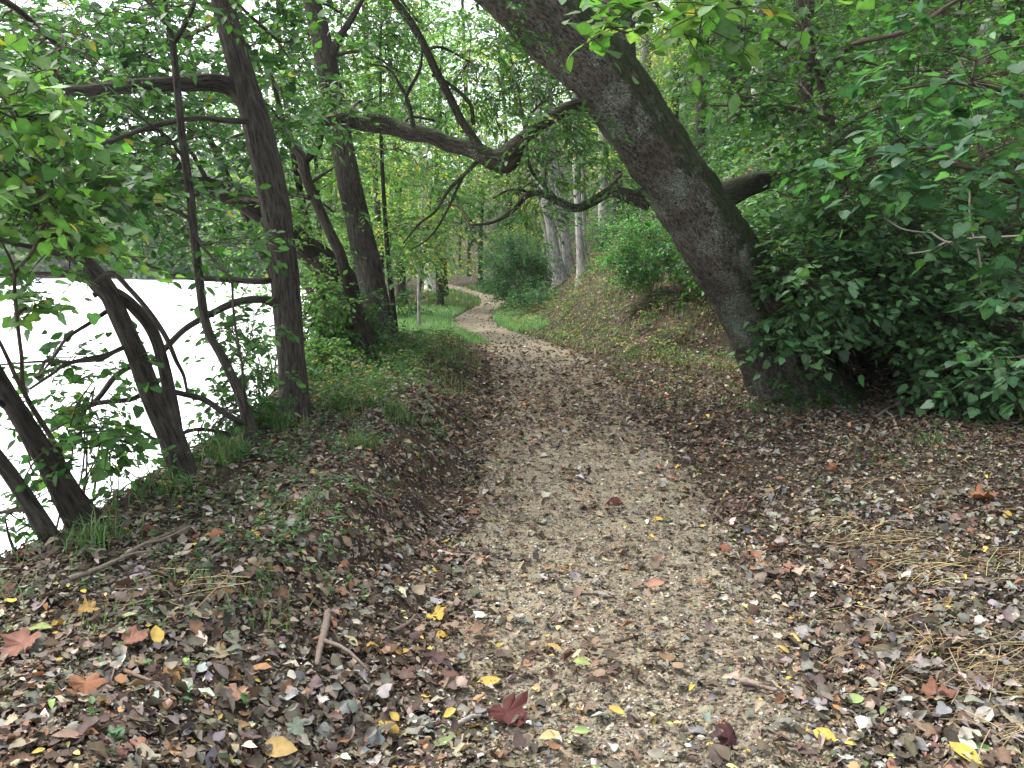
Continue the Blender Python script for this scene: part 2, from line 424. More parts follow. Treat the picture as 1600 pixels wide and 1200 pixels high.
def sprays(gl, gt, cen, dirs, L, nl, size, tp, pal, r, droop=.25, flat=.5, rad=.0035):
    M = len(cen)
    up = np.array([0, 0, 1.])
    side = nrm(np.cross(dirs, up) + r.normal(0, .05, (M, 3)))
    def at(t): return cen + dirs * (L * t)[:, None] + up * (-(droop * L) * t * t)[:, None]
    for k in range(nl):
        t = np.full(M, .12 + .88 * (k + .5) / nl) + r.normal(0, .03, M)
        p = at(t) + r.normal(0, .012, (M, 3))
        s = 1 if k % 2 else -1
        last = (k == nl - 1)
        Y = nrm(dirs * (1.0 if last else .55) + side * (0 if last else s * .85) + r.normal(0, .28, (M, 3)) + up * -.28)
        Z = up + r.normal(0, flat, (M, 3)); Z = nrm(Z - Y * (Z * Y).sum(1, keepdims=True))
        X = np.cross(Y, Z)
        sc = size * r.uniform(.5, 1.25, M)
        inst(gl, tp if not isinstance(tp, list) else tp[k % len(tp)], p, X, Y, Z, sc, pal(M, r))
    if gt is not None:
        th = np.array([0, 2.09, 4.19])
        ring = []
        for t, f in ((0, 1), (.5, .75), (1, .3)):
            c = at(np.full(M, t))
            up2 = np.cross(side, dirs)
            ring.append(c[:, None] + rad * f * (np.cos(th)[None, :, None] * side[:, None] + np.sin(th)[None, :, None] * up2[:, None]))
        v = np.stack(ring, 1).reshape(-1, 3)
        b = (np.arange(M) * 9)[:, None]
        q = np.array([[i * 3 + j, i * 3 + (j + 1) % 3, i * 3 + 3 + (j + 1) % 3, i * 3 + 3 + j] for i in range(2) for j in range(3)])
        gt.add(v, None, (q[None] + b[:, :, None]).reshape(-1, 4))

DENS = 1.25
def fill_blobs(blobs, skel, gl, gt, r, size, tp, pal, nl=7, ntw=13, rc=.34, tw_len=.34, droop=.25, flat=.5, brad=.008, branches=True, hub=.35, avoid=()):
    """blobs: list of (centre, (rx,ry,rz), n_clumps). Clumps of leafy twigs spread through each blob, each clump on its own branch."""
    skel = np.asarray(skel)
    for c, rad, n in blobs:
        n = max(1, int(n * DENS))
        c = np.asarray(c); rad = np.asarray(rad)
        d = nrm(r.normal(0, 1, (n, 3))) * (r.uniform(.05, 1, (n, 1)) ** (1 / 2.2))
        cl = c + d * rad
        cl = cl[np.abs(cl[:, 1]) > 1.2]
        for ac, ar in avoid: cl = cl[np.linalg.norm(cl - np.asarray(ac), axis=1) > ar]
        for p in cl:
            m = max(3, int(ntw * r.uniform(.55, 1.35)))
            off = np.clip(r.normal(0, 1, (m, 3)), -1.5, 1.5) * np.array([rc, rc, rc * .45]) * .6
            dirs = nrm(off * np.array([1, 1, .5]) + nrm(p - c)[None] * rc * hub + r.normal(0, .22, (m, 3)) * np.array([1, 1, .6]))
            sprays(gl, gt, p + off * .75, dirs, tw_len * r.uniform(.6, 1.25, m), nl, size, tp, pal, r, droop, flat)
            if branches:
                dist = np.linalg.norm(skel - p, axis=1) + np.maximum(0, skel[:, 2] - p[2]) * .6
                a = skel[np.argmin(dist)]
                ln = np.linalg.norm(p - a)
                if ln > .08:
                    mid = (a + p) / 2 + np.array([0, 0, .12 * ln]) + r.normal(0, .06 * ln, 3)
                    q3 = a * .25 + p * .75 + np.array([0, 0, .07 * ln]) + r.normal(0, .05 * ln, 3)
                    pts = catmull([a, mid, q3, p + nrm(p - a) * .1], 8)
                    r0 = min(.035, brad * (.5 + ln * .7))
                    tube(gt, pts, np.linspace(r0, .003, 8), 5, cap=False)

def px_pts(lst):
    pts = np.array([P(a, b, y) for a, b, y, w in lst]); rad = np.array([W(w, a, b, y) / 2 for a, b, y, w in lst])
    return pts, rad

def trunk_tube(g, lst, n=40, ns=18, ridge=.05, lump=.04, seed=0, flare=0.0, sink=.15):
    pts, rad = px_pts(lst) if len(lst[0]) == 4 else (np.array([x[0] for x in lst]), np.array([x[1] for x in lst]))
    for _ in range(6 if sink else 0):       # carry the foot down to the soil wherever the trunk starts above it
        gap = pts[0][2] - hz(pts[0][0], pts[0][1])
        if gap < .04: break
        dn = nrm(.5 * nrm(pts[0] - pts[1]) + np.array([0, 0, -.6]))
        pts = np.vstack([pts[0] + dn * min(.6, gap + .03), pts]); rad = np.concatenate([[rad[0] * 1.06], rad])
    if sink:
        d = nrm(pts[0] - pts[1]); pts = np.vstack([pts[0] + d * sink, pts]); rad = np.concatenate([[rad[0] * 1.1], rad])
    q = catmull(np.column_stack([pts, rad]), n)
    rr = np.maximum(q[:, 3], .002)
    if flare:
        L = np.concatenate([[0], np.cumsum(np.linalg.norm(np.diff(q[:, :3], axis=0), axis=1))])
        rr = rr * (1 + flare * np.exp(-L / (rad[0] * 2.2)))
    tube(g, q[:, :3], rr, ns, ridge=ridge, lump=lump, seed=seed, roots=(.55 if sink and flare else 0), rough=(.16 if ns >= 36 else .07 if ns >= 20 else 0))
    return q[:, :3]

def blob_px(b):
    px, py, y, rx, ry, rz, n = b
    return (P(px, py, y), (W(rx, px, py, y), rz, W(ry, px, py, y)), n)

def tree(name, label, cat, trunk, limbs=(), blobs=(), wblobs=(), mat=M_BARK_D, leaf=M_LEAF, size=.085, tp=OV, pal=PAL_MID, seed=1, group=None,
         ns=18, n=40, ridge=.05, flare=.25, fork=(), limb_mat=None, push=0.0, sink=.15, **kw):
    r = np.random.default_rng(1000 + seed)
    base = P(*trunk[0][:3]) if len(trunk[0]) == 4 else trunk[0][0]
    root = empty(name, base); tag(root, label, cat, group)
    g = Geo(); sk = [trunk_tube(g, trunk, n, ns, ridge, .05, seed, flare, sink)]
    g.build('trunk', mat, root)
    for i, l in enumerate(limbs):
        g = Geo(); sk.append(trunk_tube(g, l, max(12, 6 * len(l)), 9 if l[0][-1] < 20 else 20, ridge, .1, seed * 7 + i, 0, .0))
        g.build('limb', limb_mat or mat, root)
    gl, gt = Geo(), Geo()
    bl = [blob_px(b[:2] + (b[2] + push,) + b[3:]) for b in blobs] + list(wblobs)
    SK = np.vstack(sk)
    for bb in bl:
        gl, gt = Geo(), Geo()
        c0 = np.asarray(bb[0])
        dist = np.linalg.norm(SK - c0, axis=1) + np.maximum(0, SK[:, 2] - c0[2]) * .5
        a0 = SK[np.argmin(dist)]; ln = np.linalg.norm(c0 - a0)
        m1 = a0 * .6 + c0 * .4 + np.array([0, 0, .1 * ln]) + r.normal(0, .05 * ln, 3)
        bq = catmull([a0, m1, c0, c0 + nrm(c0 - a0 + 1e-4) * np.asarray(bb[1]).min() * .6], 16)
        r0 = min(.04, .008 + .012 * ln)
        tube(gt, bq, np.linspace(r0, .005, 16), 6, ridge=.06, seed=seed)
        fill_blobs([bb], bq[5:], gl, gt, r, size, tp, pal, **kw)
        bo = gt.build('bough', M_BARK_B, root)
        if gl.n:
            fo = gl.build('foliage', leaf, bo, org=root.location)
    return root

def shrub(label, base, blobs, size=.06, tp=OV, pal=PAL_MID, leaf=M_LEAF, seed=1, stems=6, group=None, cat='shrub', name='shrub', sr=.012, wblobs=(), smat=None, **kw):
    r = np.random.default_rng(5000 + seed)
    base = np.asarray(base, float)
    root = empty(name, base); tag(root, label, cat, group)
    bl = [blob_px(b) for b in blobs] + list(wblobs)
    g = Geo(); sk = []
    for i in range(stems):
        c, rad, n = bl[i % len(bl)]
        d = nrm(r.normal(0, 1, 3)) * r.uniform(.2, .75)
        e = np.asarray(c) + d * np.asarray(rad)
        b = base + np.array([r.normal(0, .06), r.normal(0, .06), -.06])
        ln = np.linalg.norm(e - b)
        m1 = b + (e - b) * .35 + np.array([0, 0, .14 * ln]) + r.normal(0, .04 * ln, 3)
        m2 = b + (e - b) * .7 + np.array([0, 0, .12 * ln]) + r.normal(0, .04 * ln, 3)
        q = catmull([b, m1, m2, e], 16)
        tube(g, q, np.linspace(sr, .004, 16), 6, ridge=.08, seed=seed + i); sk.append(q)
    g.build('stem', smat or M_BARK_B, root)
    gl, gt = Geo(), Geo()
    fill_blobs(bl, np.vstack(sk), gl, gt, r, size, tp, pal, **kw)
    gt.build('twigs', M_BARK_B, root); gl.build('foliage', leaf, root)
    return root
# ================================================================== SETTING
def grid(name, xs2, ys2, mat, zf, kind='structure'):
    nr, nc = xs2.shape
    z = zf(xs2, ys2)
    i = np.arange(nr - 1)[:, None] * nc; j = np.arange(nc - 1)[None]
    q = np.stack([i + j, i + j + 1, i + nc + j + 1, i + nc + j], -1).reshape(-1, 4)
    g = Geo(); g.add(np.stack([xs2, ys2, z], -1).reshape(-1, 3), None, q)
    return tag(g.build(name, mat), kind=kind)

rows = np.concatenate([np.arange(-5, 2, .12), np.arange(2, 7, .035), 7 * np.geomspace(1, 260 / 7, 330)])
u = np.linspace(-1, 1, 420); u = np.sign(u) * (np.abs(u) ** 1.25)
gx = u[None] * (rows[:, None].clip(0) * 1.15 + 7); gy = np.repeat(rows[:, None], len(u), 1)
def zground(x, y):
    d = np.abs(x - xc(y)) / hw(y)
    return H(x, y) - .02 * (1 - sm(.75, 1.1, d))
grid('ground', gx, gy, M_SOIL, zground)

prow = np.concatenate([np.arange(-4, 7, .05), 7 * np.geomspace(1, 55 / 7, 260)])
pv = np.linspace(-1.25, 1.25, 70)
pw = hw(prow)[:, None]
ppx = xc(prow)[:, None] + pv[None] * pw; ppy = np.repeat(prow[:, None], 70, 1)
def zpath(x, y):
    d = np.abs(x - xc(y)) / hw(y)
    n = wob(x, y, .5, 21); n2 = wob(x, y, .16, 22)
    return H(x, y) + .016 - .05 * sm(.7, 1.2, d + .16 * n) + .004 * n2
grid('path', ppx, ppy, M_PATH, zpath)

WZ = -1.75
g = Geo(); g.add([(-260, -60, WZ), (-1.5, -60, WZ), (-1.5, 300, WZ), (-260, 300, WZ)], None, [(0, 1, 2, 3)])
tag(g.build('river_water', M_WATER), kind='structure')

# far shore: low bank and the wood on it (one mass across the river)
def shore_y(x): return 104 + .25 * (-x - 30)
bx = np.linspace(-210, -14, 90)
v = np.linspace(0, 1, 12)
fx = np.repeat(bx[:, None], 12, 1); fy = shore_y(fx) + v[None] * 70
grid('far_bank', fx, fy, M_SOIL, lambda x, y: WZ - .3 + 22 * sm(0, 75, y - shore_y(x)) + .4 * wob(x, y, 9, 33))
r = np.random.default_rng(77)
gl = Geo()
M = 520
tx = r.uniform(-175, -14, M); ty = shore_y(tx) + 1 + r.uniform(0, 1, M) ** 1.4 * 45
tz = WZ + 22 * sm(0, 75, ty - shore_y(tx))
for k in range(M):
    hgt = r.uniform(5, 12) if ty[k] - shore_y(tx[k]) > 5 else r.uniform(2.5, 6)
    n = 85
    d = nrm(r.normal(0, 1, (n, 3))) * r.uniform(.5, 1, (n, 1))
    p = np.array([tx[k], ty[k], tz[k] + hgt * .5]) + d * np.array([hgt * .34, hgt * .34, hgt * .52])
    Z = nrm(r.normal(0, 1, (n, 3))); Y = nrm(np.cross(Z, r.normal(0, 1, (n, 3)))); X = np.cross(Y, Z)
    pal = PAL_WOODS(1, r) * np.exp(r.normal(0, .15, (n, 3)))
    inst(gl, SL, p, X, Y, Z, r.uniform(1.0, 1.9, n), pal)
tag(gl.build('far_wood', M_LEAF), 'hazy wood on the far bank of the river', 'woods', kind='stuff')

# ================================================================== TREES BY THE RIVER
LD = 6.6
tree('grey_trunk_tree', 'nearest grey furrowed trunk on the river bank, leaning left with a long level limb', 'tree',
     [(459, 668, 6.55, 46), (458, 600, 6.55, 42), (452, 520, 6.55, 42), (443, 420, 6.5, 43), (431, 330, 6.5, 45), (417, 260, 6.45, 45), (398, 180, 6.45, 42), (377, 110, 6.4, 38), (352, 20, 6.4, 35), (335, -80, 6.3, 33), (310, -300, 6.2, 27), (300, -600, 6.1, 16), (310, -800, 6.0, 6)],
     limbs=[[(388, 165, 6.45, 28), (362, 138, 6.4, 28), (330, 130, 6.3, 25), (280, 132, 6.1, 22), (210, 136, 5.9, 20), (130, 142, 5.8, 16), (60, 136, 5.7, 12), (-10, 122, 5.6, 8), (-120, 100, 5.5, 4)],
            [(432, 437, 6.5, 11), (405, 440, 6.4, 10), (350, 437, 6.3, 9), (300, 434, 6.2, 9), (258, 425, 6.1, 8), (215, 407, 6.0, 6), (170, 395, 6, 3)],
            [(433, 476, 6.5, 14), (408, 468, 6.35, 12), (368, 473, 6.2, 12), (330, 490, 6.05, 11), (290, 513, 5.9, 10), (262, 540, 5.8, 10), (235, 567, 5.7, 10), (205, 572, 5.6, 9), (178, 590, 5.5, 9), (150, 625, 5.45, 8), (110, 655, 5.4, 6), (70, 680, 5.4, 3)],
            [(405, 190, 6.4, 10), (350, 188, 6.3, 9), (300, 185, 6.2, 8), (230, 200, 6.1, 8), (160, 225, 6.0, 7), (110, 235, 6, 4), (60, 240, 6, 3)]],
     blobs=[(250, 80, 6.3, 150, 90, .7, 26), (90, 90, 6.0, 120, 90, .7, 22), (430, 60, 6.6, 90, 110, .6, 14), (440, 190, 6.3, 70, 60, .5, 9), (250, 230, 6.2, 130, 70, .5, 14), (100, 220, 5.8, 110, 90, .6, 18),
            (300, -250, 6.5, 300, 180, 1.4, 26), (420, 300, 6.1, 40, 50, .3, 2), (320, 330, 6.3, 80, 50, .3, 6)],
     mat=M_BARK_G, size=.078, pal=PAL_MID, seed=1, tp=LB, ns=26, n=70, ridge=.07, nl=5, flat=.38, droop=.2, rc=.26, tw_len=.26, ntw=7, push=.9)

tree('river_sapling', 'slender forked sapling standing between the double trunk and the grey furrowed trunk', 'tree',
     [(394, 706, 5.6, 24), (388, 658, 5.6, 20), (377, 620, 5.6, 17), (362, 587, 5.6, 15), (345, 553, 5.6, 14), (333, 533, 5.6, 13), (324, 512, 5.6, 14), (317, 480, 5.6, 14), (308, 405, 5.6, 13), (303, 367, 5.6, 13), (297, 300, 5.6, 13), (287, 233, 5.6, 12), (280, 167, 5.6, 11), (273, 95, 5.6, 10), (269, 62, 5.6, 9), (262, 30, 5.6, 6), (256, -10, 5.6, 6), (250, -120, 5.6, 4)],
     limbs=[[(271, 68, 5.6, 9), (287, 42, 5.6, 8), (305, 0, 5.6, 7), (320, -60, 5.6, 5)], [(268, 55, 5.6, 7), (250, 25, 5.6, 6), (228, 0, 5.6, 5), (200, -40, 5.6, 3)],
            [(388, 667, 5.6, 11), (368, 656, 5.5, 10), (346, 642, 5.45, 9), (318, 624, 5.4, 9), (292, 617, 5.3, 9), (262, 611, 5.2, 9), (233, 612, 5.1, 9), (205, 624, 5, 8), (179, 627, 4.95, 8), (140, 632, 4.9, 8), (100, 645, 4.85, 7), (75, 660, 4.8, 4)],
            [(380, 690, 5.6, 7), (350, 676, 5.5, 6), (308, 671, 5.4, 6), (275, 680, 5.3, 6), (246, 687, 5.2, 5), (215, 672, 5.1, 4), (165, 660, 5.1, 3), (140, 650, 5.1, 2)],
            [(303, 360, 5.6, 6), (320, 390, 5.5, 5), (352, 425, 5.4, 5), (362, 440, 5.4, 4), (366, 500, 5.4, 4), (378, 570, 5.4, 4), (385, 650, 5.5, 3)],
            [(285, 245, 5.6, 6), (262, 215, 5.5, 5), (235, 195, 5.4, 4), (190, 160, 5.3, 3)]],
     blobs=[(260, 300, 5.5, 90, 70, .4, 8), (170, 330, 5.3, 80, 60, .4, 8), (310, 385, 5.4, 90, 28, .3, 5), (380, 560, 5.7, 45, 80, .3, 9), (350, 640, 5.5, 40, 40, .25, 4), (230, 20, 5.5, 110, 60, .5, 8), (320, -60, 5.6, 120, 70, .6, 6)],
     mat=M_BARK_G, size=.07, push=.3, tp=OV, pal=PAL_MID, seed=2, ns=10, n=60, ridge=.03, nl=6, ntw=7, rc=.22, tw_len=.24)

tree('double_trunk_tree', 'dark double trunk leaning over the river, both stems rising from one foot', 'tree',
     [(290, 770, 4.85, 44), (284, 740, 4.85, 40), (268, 685, 4.8, 38), (250, 645, 4.8, 36), (232, 605, 4.75, 33), (216, 560, 4.7, 31), (205, 535, 4.65, 30), (184, 490, 4.6, 29), (172, 462, 4.55, 30), (155, 440, 4.5, 34), (128, 408, 4.45, 28), (104, 385, 4.4, 22), (70, 345, 4.35, 20), (30, 300, 4.3, 18), (-30, 240, 4.2, 15), (-130, 100, 4.1, 8)],
     limbs=[[(276, 690, 4.82, 22), (272, 650, 4.85, 20), (263, 600, 4.9, 19), (254, 560, 4.9, 18), (245, 530, 4.85, 18), (232, 505, 4.8, 18), (215, 485, 4.72, 18), (195, 466, 4.62, 17), (172, 452, 4.52, 15)],
            [(150, 440, 4.4, 9), (176, 427, 4.35, 8), (203, 452, 4.35, 7), (226, 478, 4.35, 7), (246, 505, 4.4, 7), (262, 532, 4.4, 7), (276, 565, 4.45, 6), (287, 587, 4.5, 5), (293, 616, 4.5, 4)],
            [(225, 545, 4.75, 8), (200, 541, 4.7, 8), (167, 554, 4.6, 7), (130, 562, 4.5, 7), (100, 570, 4.4, 6), (83, 583, 4.35, 5), (46, 608, 4.3, 4)],
            [(166, 487, 4.6, 7), (140, 505, 4.5, 6), (104, 529, 4.4, 5), (85, 557, 4.4, 4), (60, 590, 4.4, 3)],
            [(130, 412, 4.5, 12), (100, 400, 4.4, 11), (60, 388, 4.3, 9), (20, 380, 4.2, 7), (-40, 360, 4.2, 5)],
            [(122, 428, 4.5, 7), (100, 430, 4.5, 6)], [(150, 462, 4.5, 8), (145, 458, 4.48, 3)],
            [(226, 548, 4.7, 7), (190, 545, 4.6, 6), (160, 560, 4.5, 6), (120, 565, 4.4, 5), (60, 565, 4.3, 4), (0, 570, 4.3, 3)]],
     blobs=[(60, 330, 4.4, 110, 55, .5, 15), (150, 300, 4.6, 90, 60, .5, 10), (20, 240, 4.3, 80, 80, .5, 12), (200, 570, 4.5, 50, 35, .25, 2), (80, 560, 4.4, 60, 30, .2, 3), (0, 430, 4.2, 60, 40, .3, 3), (-120, 120, 4.3, 150, 180, .8, 14)],
     mat=M_BARK_G, size=.068, push=.3, tp=LB, pal=PAL_MID, seed=3, ns=22, n=60, ridge=.045, nl=5, ntw=7, rc=.2, tw_len=.2)

tree('bank_tree', 'dark leaning trunk at the far left with a pale grass-hung foot on the bank edge', 'tree',
     [(140, 838, 3.95, 58), (130, 815, 3.95, 46), (108, 780, 3.93, 40), (83, 735, 3.9, 36), (62, 700, 3.88, 33), (42, 668, 3.85, 31), (20, 632, 3.8, 29), (0, 600, 3.8, 28), (-40, 530, 3.7, 26), (-100, 400, 3.6, 20), (-150, 200, 3.5, 12)],
     limbs=[[(32, 655, 3.85, 10), (14, 640, 3.8, 9), (-10, 620, 3.7, 8)]],
     blobs=[(-100, 260, 3.7, 110, 130, .5, 10), (10, 640, 3.9, 40, 60, .2, 3), (60, 200, 5.2, 110, 80, .6, 9), (90, 70, 5.2, 120, 70, .6, 9), (20, 320, 5.0, 90, 50, .5, 6)],
     mat=M_BARK_D, size=.07, tp=OV, pal=PAL_MID, seed=4, ns=18, ridge=.06, nl=5, ntw=6, rc=.18, tw_len=.18)

tree('bank_tree', 'thin pale brown trunk leaning out of frame at the lower left', 'tree',
     [(92, 868, 3.75, 36), (78, 840, 3.75, 29), (60, 810, 3.72, 27), (46, 787, 3.7, 25), (20, 748, 3.65, 24), (-5, 715, 3.6, 23), (-60, 640, 3.5, 18), (-120, 500, 3.4, 10)],
     limbs=[[(40, 889, 3.5, 8), (20, 880, 3.5, 8), (0, 872, 3.5, 7), (-30, 850, 3.5, 5)], [(28, 886, 3.5, 6), (22, 860, 3.5, 5), (14, 838, 3.5, 4), (8, 810, 3.5, 2)]],
     blobs=[(10, 800, 3.7, 40, 45, .2, 4), (50, 740, 3.8, 40, 40, .2, 3)],
     mat=M_BARK_G, size=.06, tp=OV, pal=PAL_MID, seed=5, ns=14, ridge=.04, nl=5, ntw=6, rc=.15, tw_len=.16)

tree('river_sapling', 'thin red brown sapling at the far left, crossing in front of the leaning trunks', 'tree',
     [(122, 800, 4.05, 13), (112, 771, 4.05, 11), (96, 717, 4.03, 9), (75, 675, 4.0, 8), (62, 655, 4, 8), (37, 610, 3.95, 7), (34, 560, 3.9, 6), (29, 520, 3.9, 6), (22, 440, 3.85, 6), (30, 418, 3.85, 6), (50, 395, 3.8, 6), (66, 355, 3.75, 6), (80, 322, 3.7, 5), (82, 290, 3.65, 5), (72, 262, 3.6, 4), (48, 230, 3.6, 3)],
     limbs=[[(58, 650, 4, 7), (30, 600, 3.9, 7), (12, 560, 3.85, 6), (-5, 525, 3.8, 5)], [(24, 432, 3.85, 5), (14, 400, 3.8, 4), (-10, 360, 3.8, 3)]],
     blobs=[(60, 300, 3.7, 80, 45, .3, 10), (20, 180, 3.6, 70, 70, .35, 10), (120, 680, 4.2, 50, 50, .25, 6), (50, 480, 4, 40, 30, .2, 2), (140, 370, 4.0, 60, 40, .2, 5)],
     mat=M_BARK_B, size=.07, tp=LB, pal=PAL_LIGHT, seed=6, ns=8, n=50, ridge=.02, nl=5, ntw=6, rc=.17, tw_len=.18, limb_mat=M_BARK_B)

# second big bank trunk and its neighbours
tree('grey_trunk_tree', 'second tall grey trunk behind the hanging broken limb, its foot hidden in weeds', 'tree',
     [(606, 575, 10.7, 46), (602, 545, 10.7, 38), (592, 500, 10.7, 36), (583, 455, 10.7, 37), (571, 400, 10.7, 39), (558, 340, 10.7, 38), (546, 285, 10.6, 37), (535, 230, 10.6, 35), (524, 170, 10.6, 36), (512, 110, 10.5, 34), (500, 50, 10.5, 30), (487, 0, 10.5, 28), (470, -100, 10.4, 24), (450, -300, 10.3, 16), (440, -500, 10.3, 6)],
     limbs=[[(510, 105, 10.5, 18), (530, 60, 10.4, 13), (560, 10, 10.3, 9), (590, -60, 10.2, 5)], [(496, 30, 10.5, 14), (470, -20, 10.4, 9), (430, -80, 10.3, 5)]],
     blobs=[(560, 40, 10.6, 90, 70, 1.0, 14), (470, 90, 10.6, 70, 100, 1.0, 14), (620, 110, 10.8, 60, 70, .8, 8), (480, -200, 10.4, 260, 140, 1.8, 24), (650, 30, 11, 60, 60, .8, 7)],
     mat=M_BARK_G, size=.08, push=1.1, pal=PAL_ASH, seed=7, ns=24, n=60, ridge=.07, nl=7, ntw=10, rc=.34, tw_len=.34)

tree('forked_tree', 'thin dark trunk forking into a Y between the two grey furrowed trunks', 'tree',
     [(566, 515, 9.4, 26), (556, 485, 9.4, 22), (546, 455, 9.4, 19), (533, 400, 9.4, 18), (520, 372, 9.4, 17), (503, 335, 9.4, 16), (488, 300, 9.4, 17), (478, 275, 9.4, 17), (473, 248, 9.4, 17), (462, 232, 9.4, 12), (453, 215, 9.4, 10), (440, 180, 9.4, 8), (420, 100, 9.3, 5)],
     limbs=[[(474, 252, 9.4, 15), (488, 238, 9.4, 13), (498, 222, 9.4, 12), (502, 190, 9.4, 10), (510, 120, 9.4, 6)], [(487, 310, 9.4, 8), (470, 306, 9.3, 7), (450, 304, 9.2, 6), (420, 310, 9.1, 4)], [(489, 284, 9.4, 6), (505, 272, 9.4, 5), (522, 262, 9.5, 3)]],
     blobs=[(470, 350, 9.6, 60, 60, .5, 7), (440, 150, 9.4, 70, 70, .5, 10), (520, 330, 9.8, 40, 60, .4, 4)],
     mat=M_BARK_D, size=.08, push=.8, pal=PAL_LIGHT, seed=8, ns=14, n=50, ridge=.04, ntw=9, rc=.28)

tree('fallen_leaning_tree', 'thick dark mossy trunk bending far out over the river behind the grey furrowed trunk', 'tree',
     [(566, 512, 11.3, 44), (552, 474, 11.3, 46), (532, 438, 11.2, 48), (505, 410, 11.1, 46), (475, 386, 10.9, 40), (440, 357, 10.7, 38), (405, 330, 10.5, 36), (367, 306, 10.3, 34), (320, 294, 10.1, 32), (270, 292, 9.9, 28), (233, 292, 9.7, 20), (190, 286, 9.5, 12), (140, 260, 9.3, 7)],
     limbs=[[(287, 292, 9.95, 18), (279, 262, 9.9, 15), (270, 240, 9.9, 8), (250, 205, 9.9, 5)], [(330, 295, 10.1, 8), (300, 240, 10.1, 6), (262, 190, 10, 4)]],
     blobs=[(170, 180, 9.2, 130, 80, .9, 16), (330, 200, 9.3, 100, 70, .8, 12), (150, 60, 9.4, 180, 80, 1, 18), (380, 400, 9.5, 60, 40, .4, 5), (240, 355, 9.1, 70, 40, .4, 6), (40, 170, 9.1, 110, 90, .9, 12)],
     mat=M_BARK_D, size=.085, push=.7, pal=PAL_DEEP, seed=9, ns=20, ridge=.05, ntw=9, rc=.3, tw_len=.3, flare=.0, sink=.9)

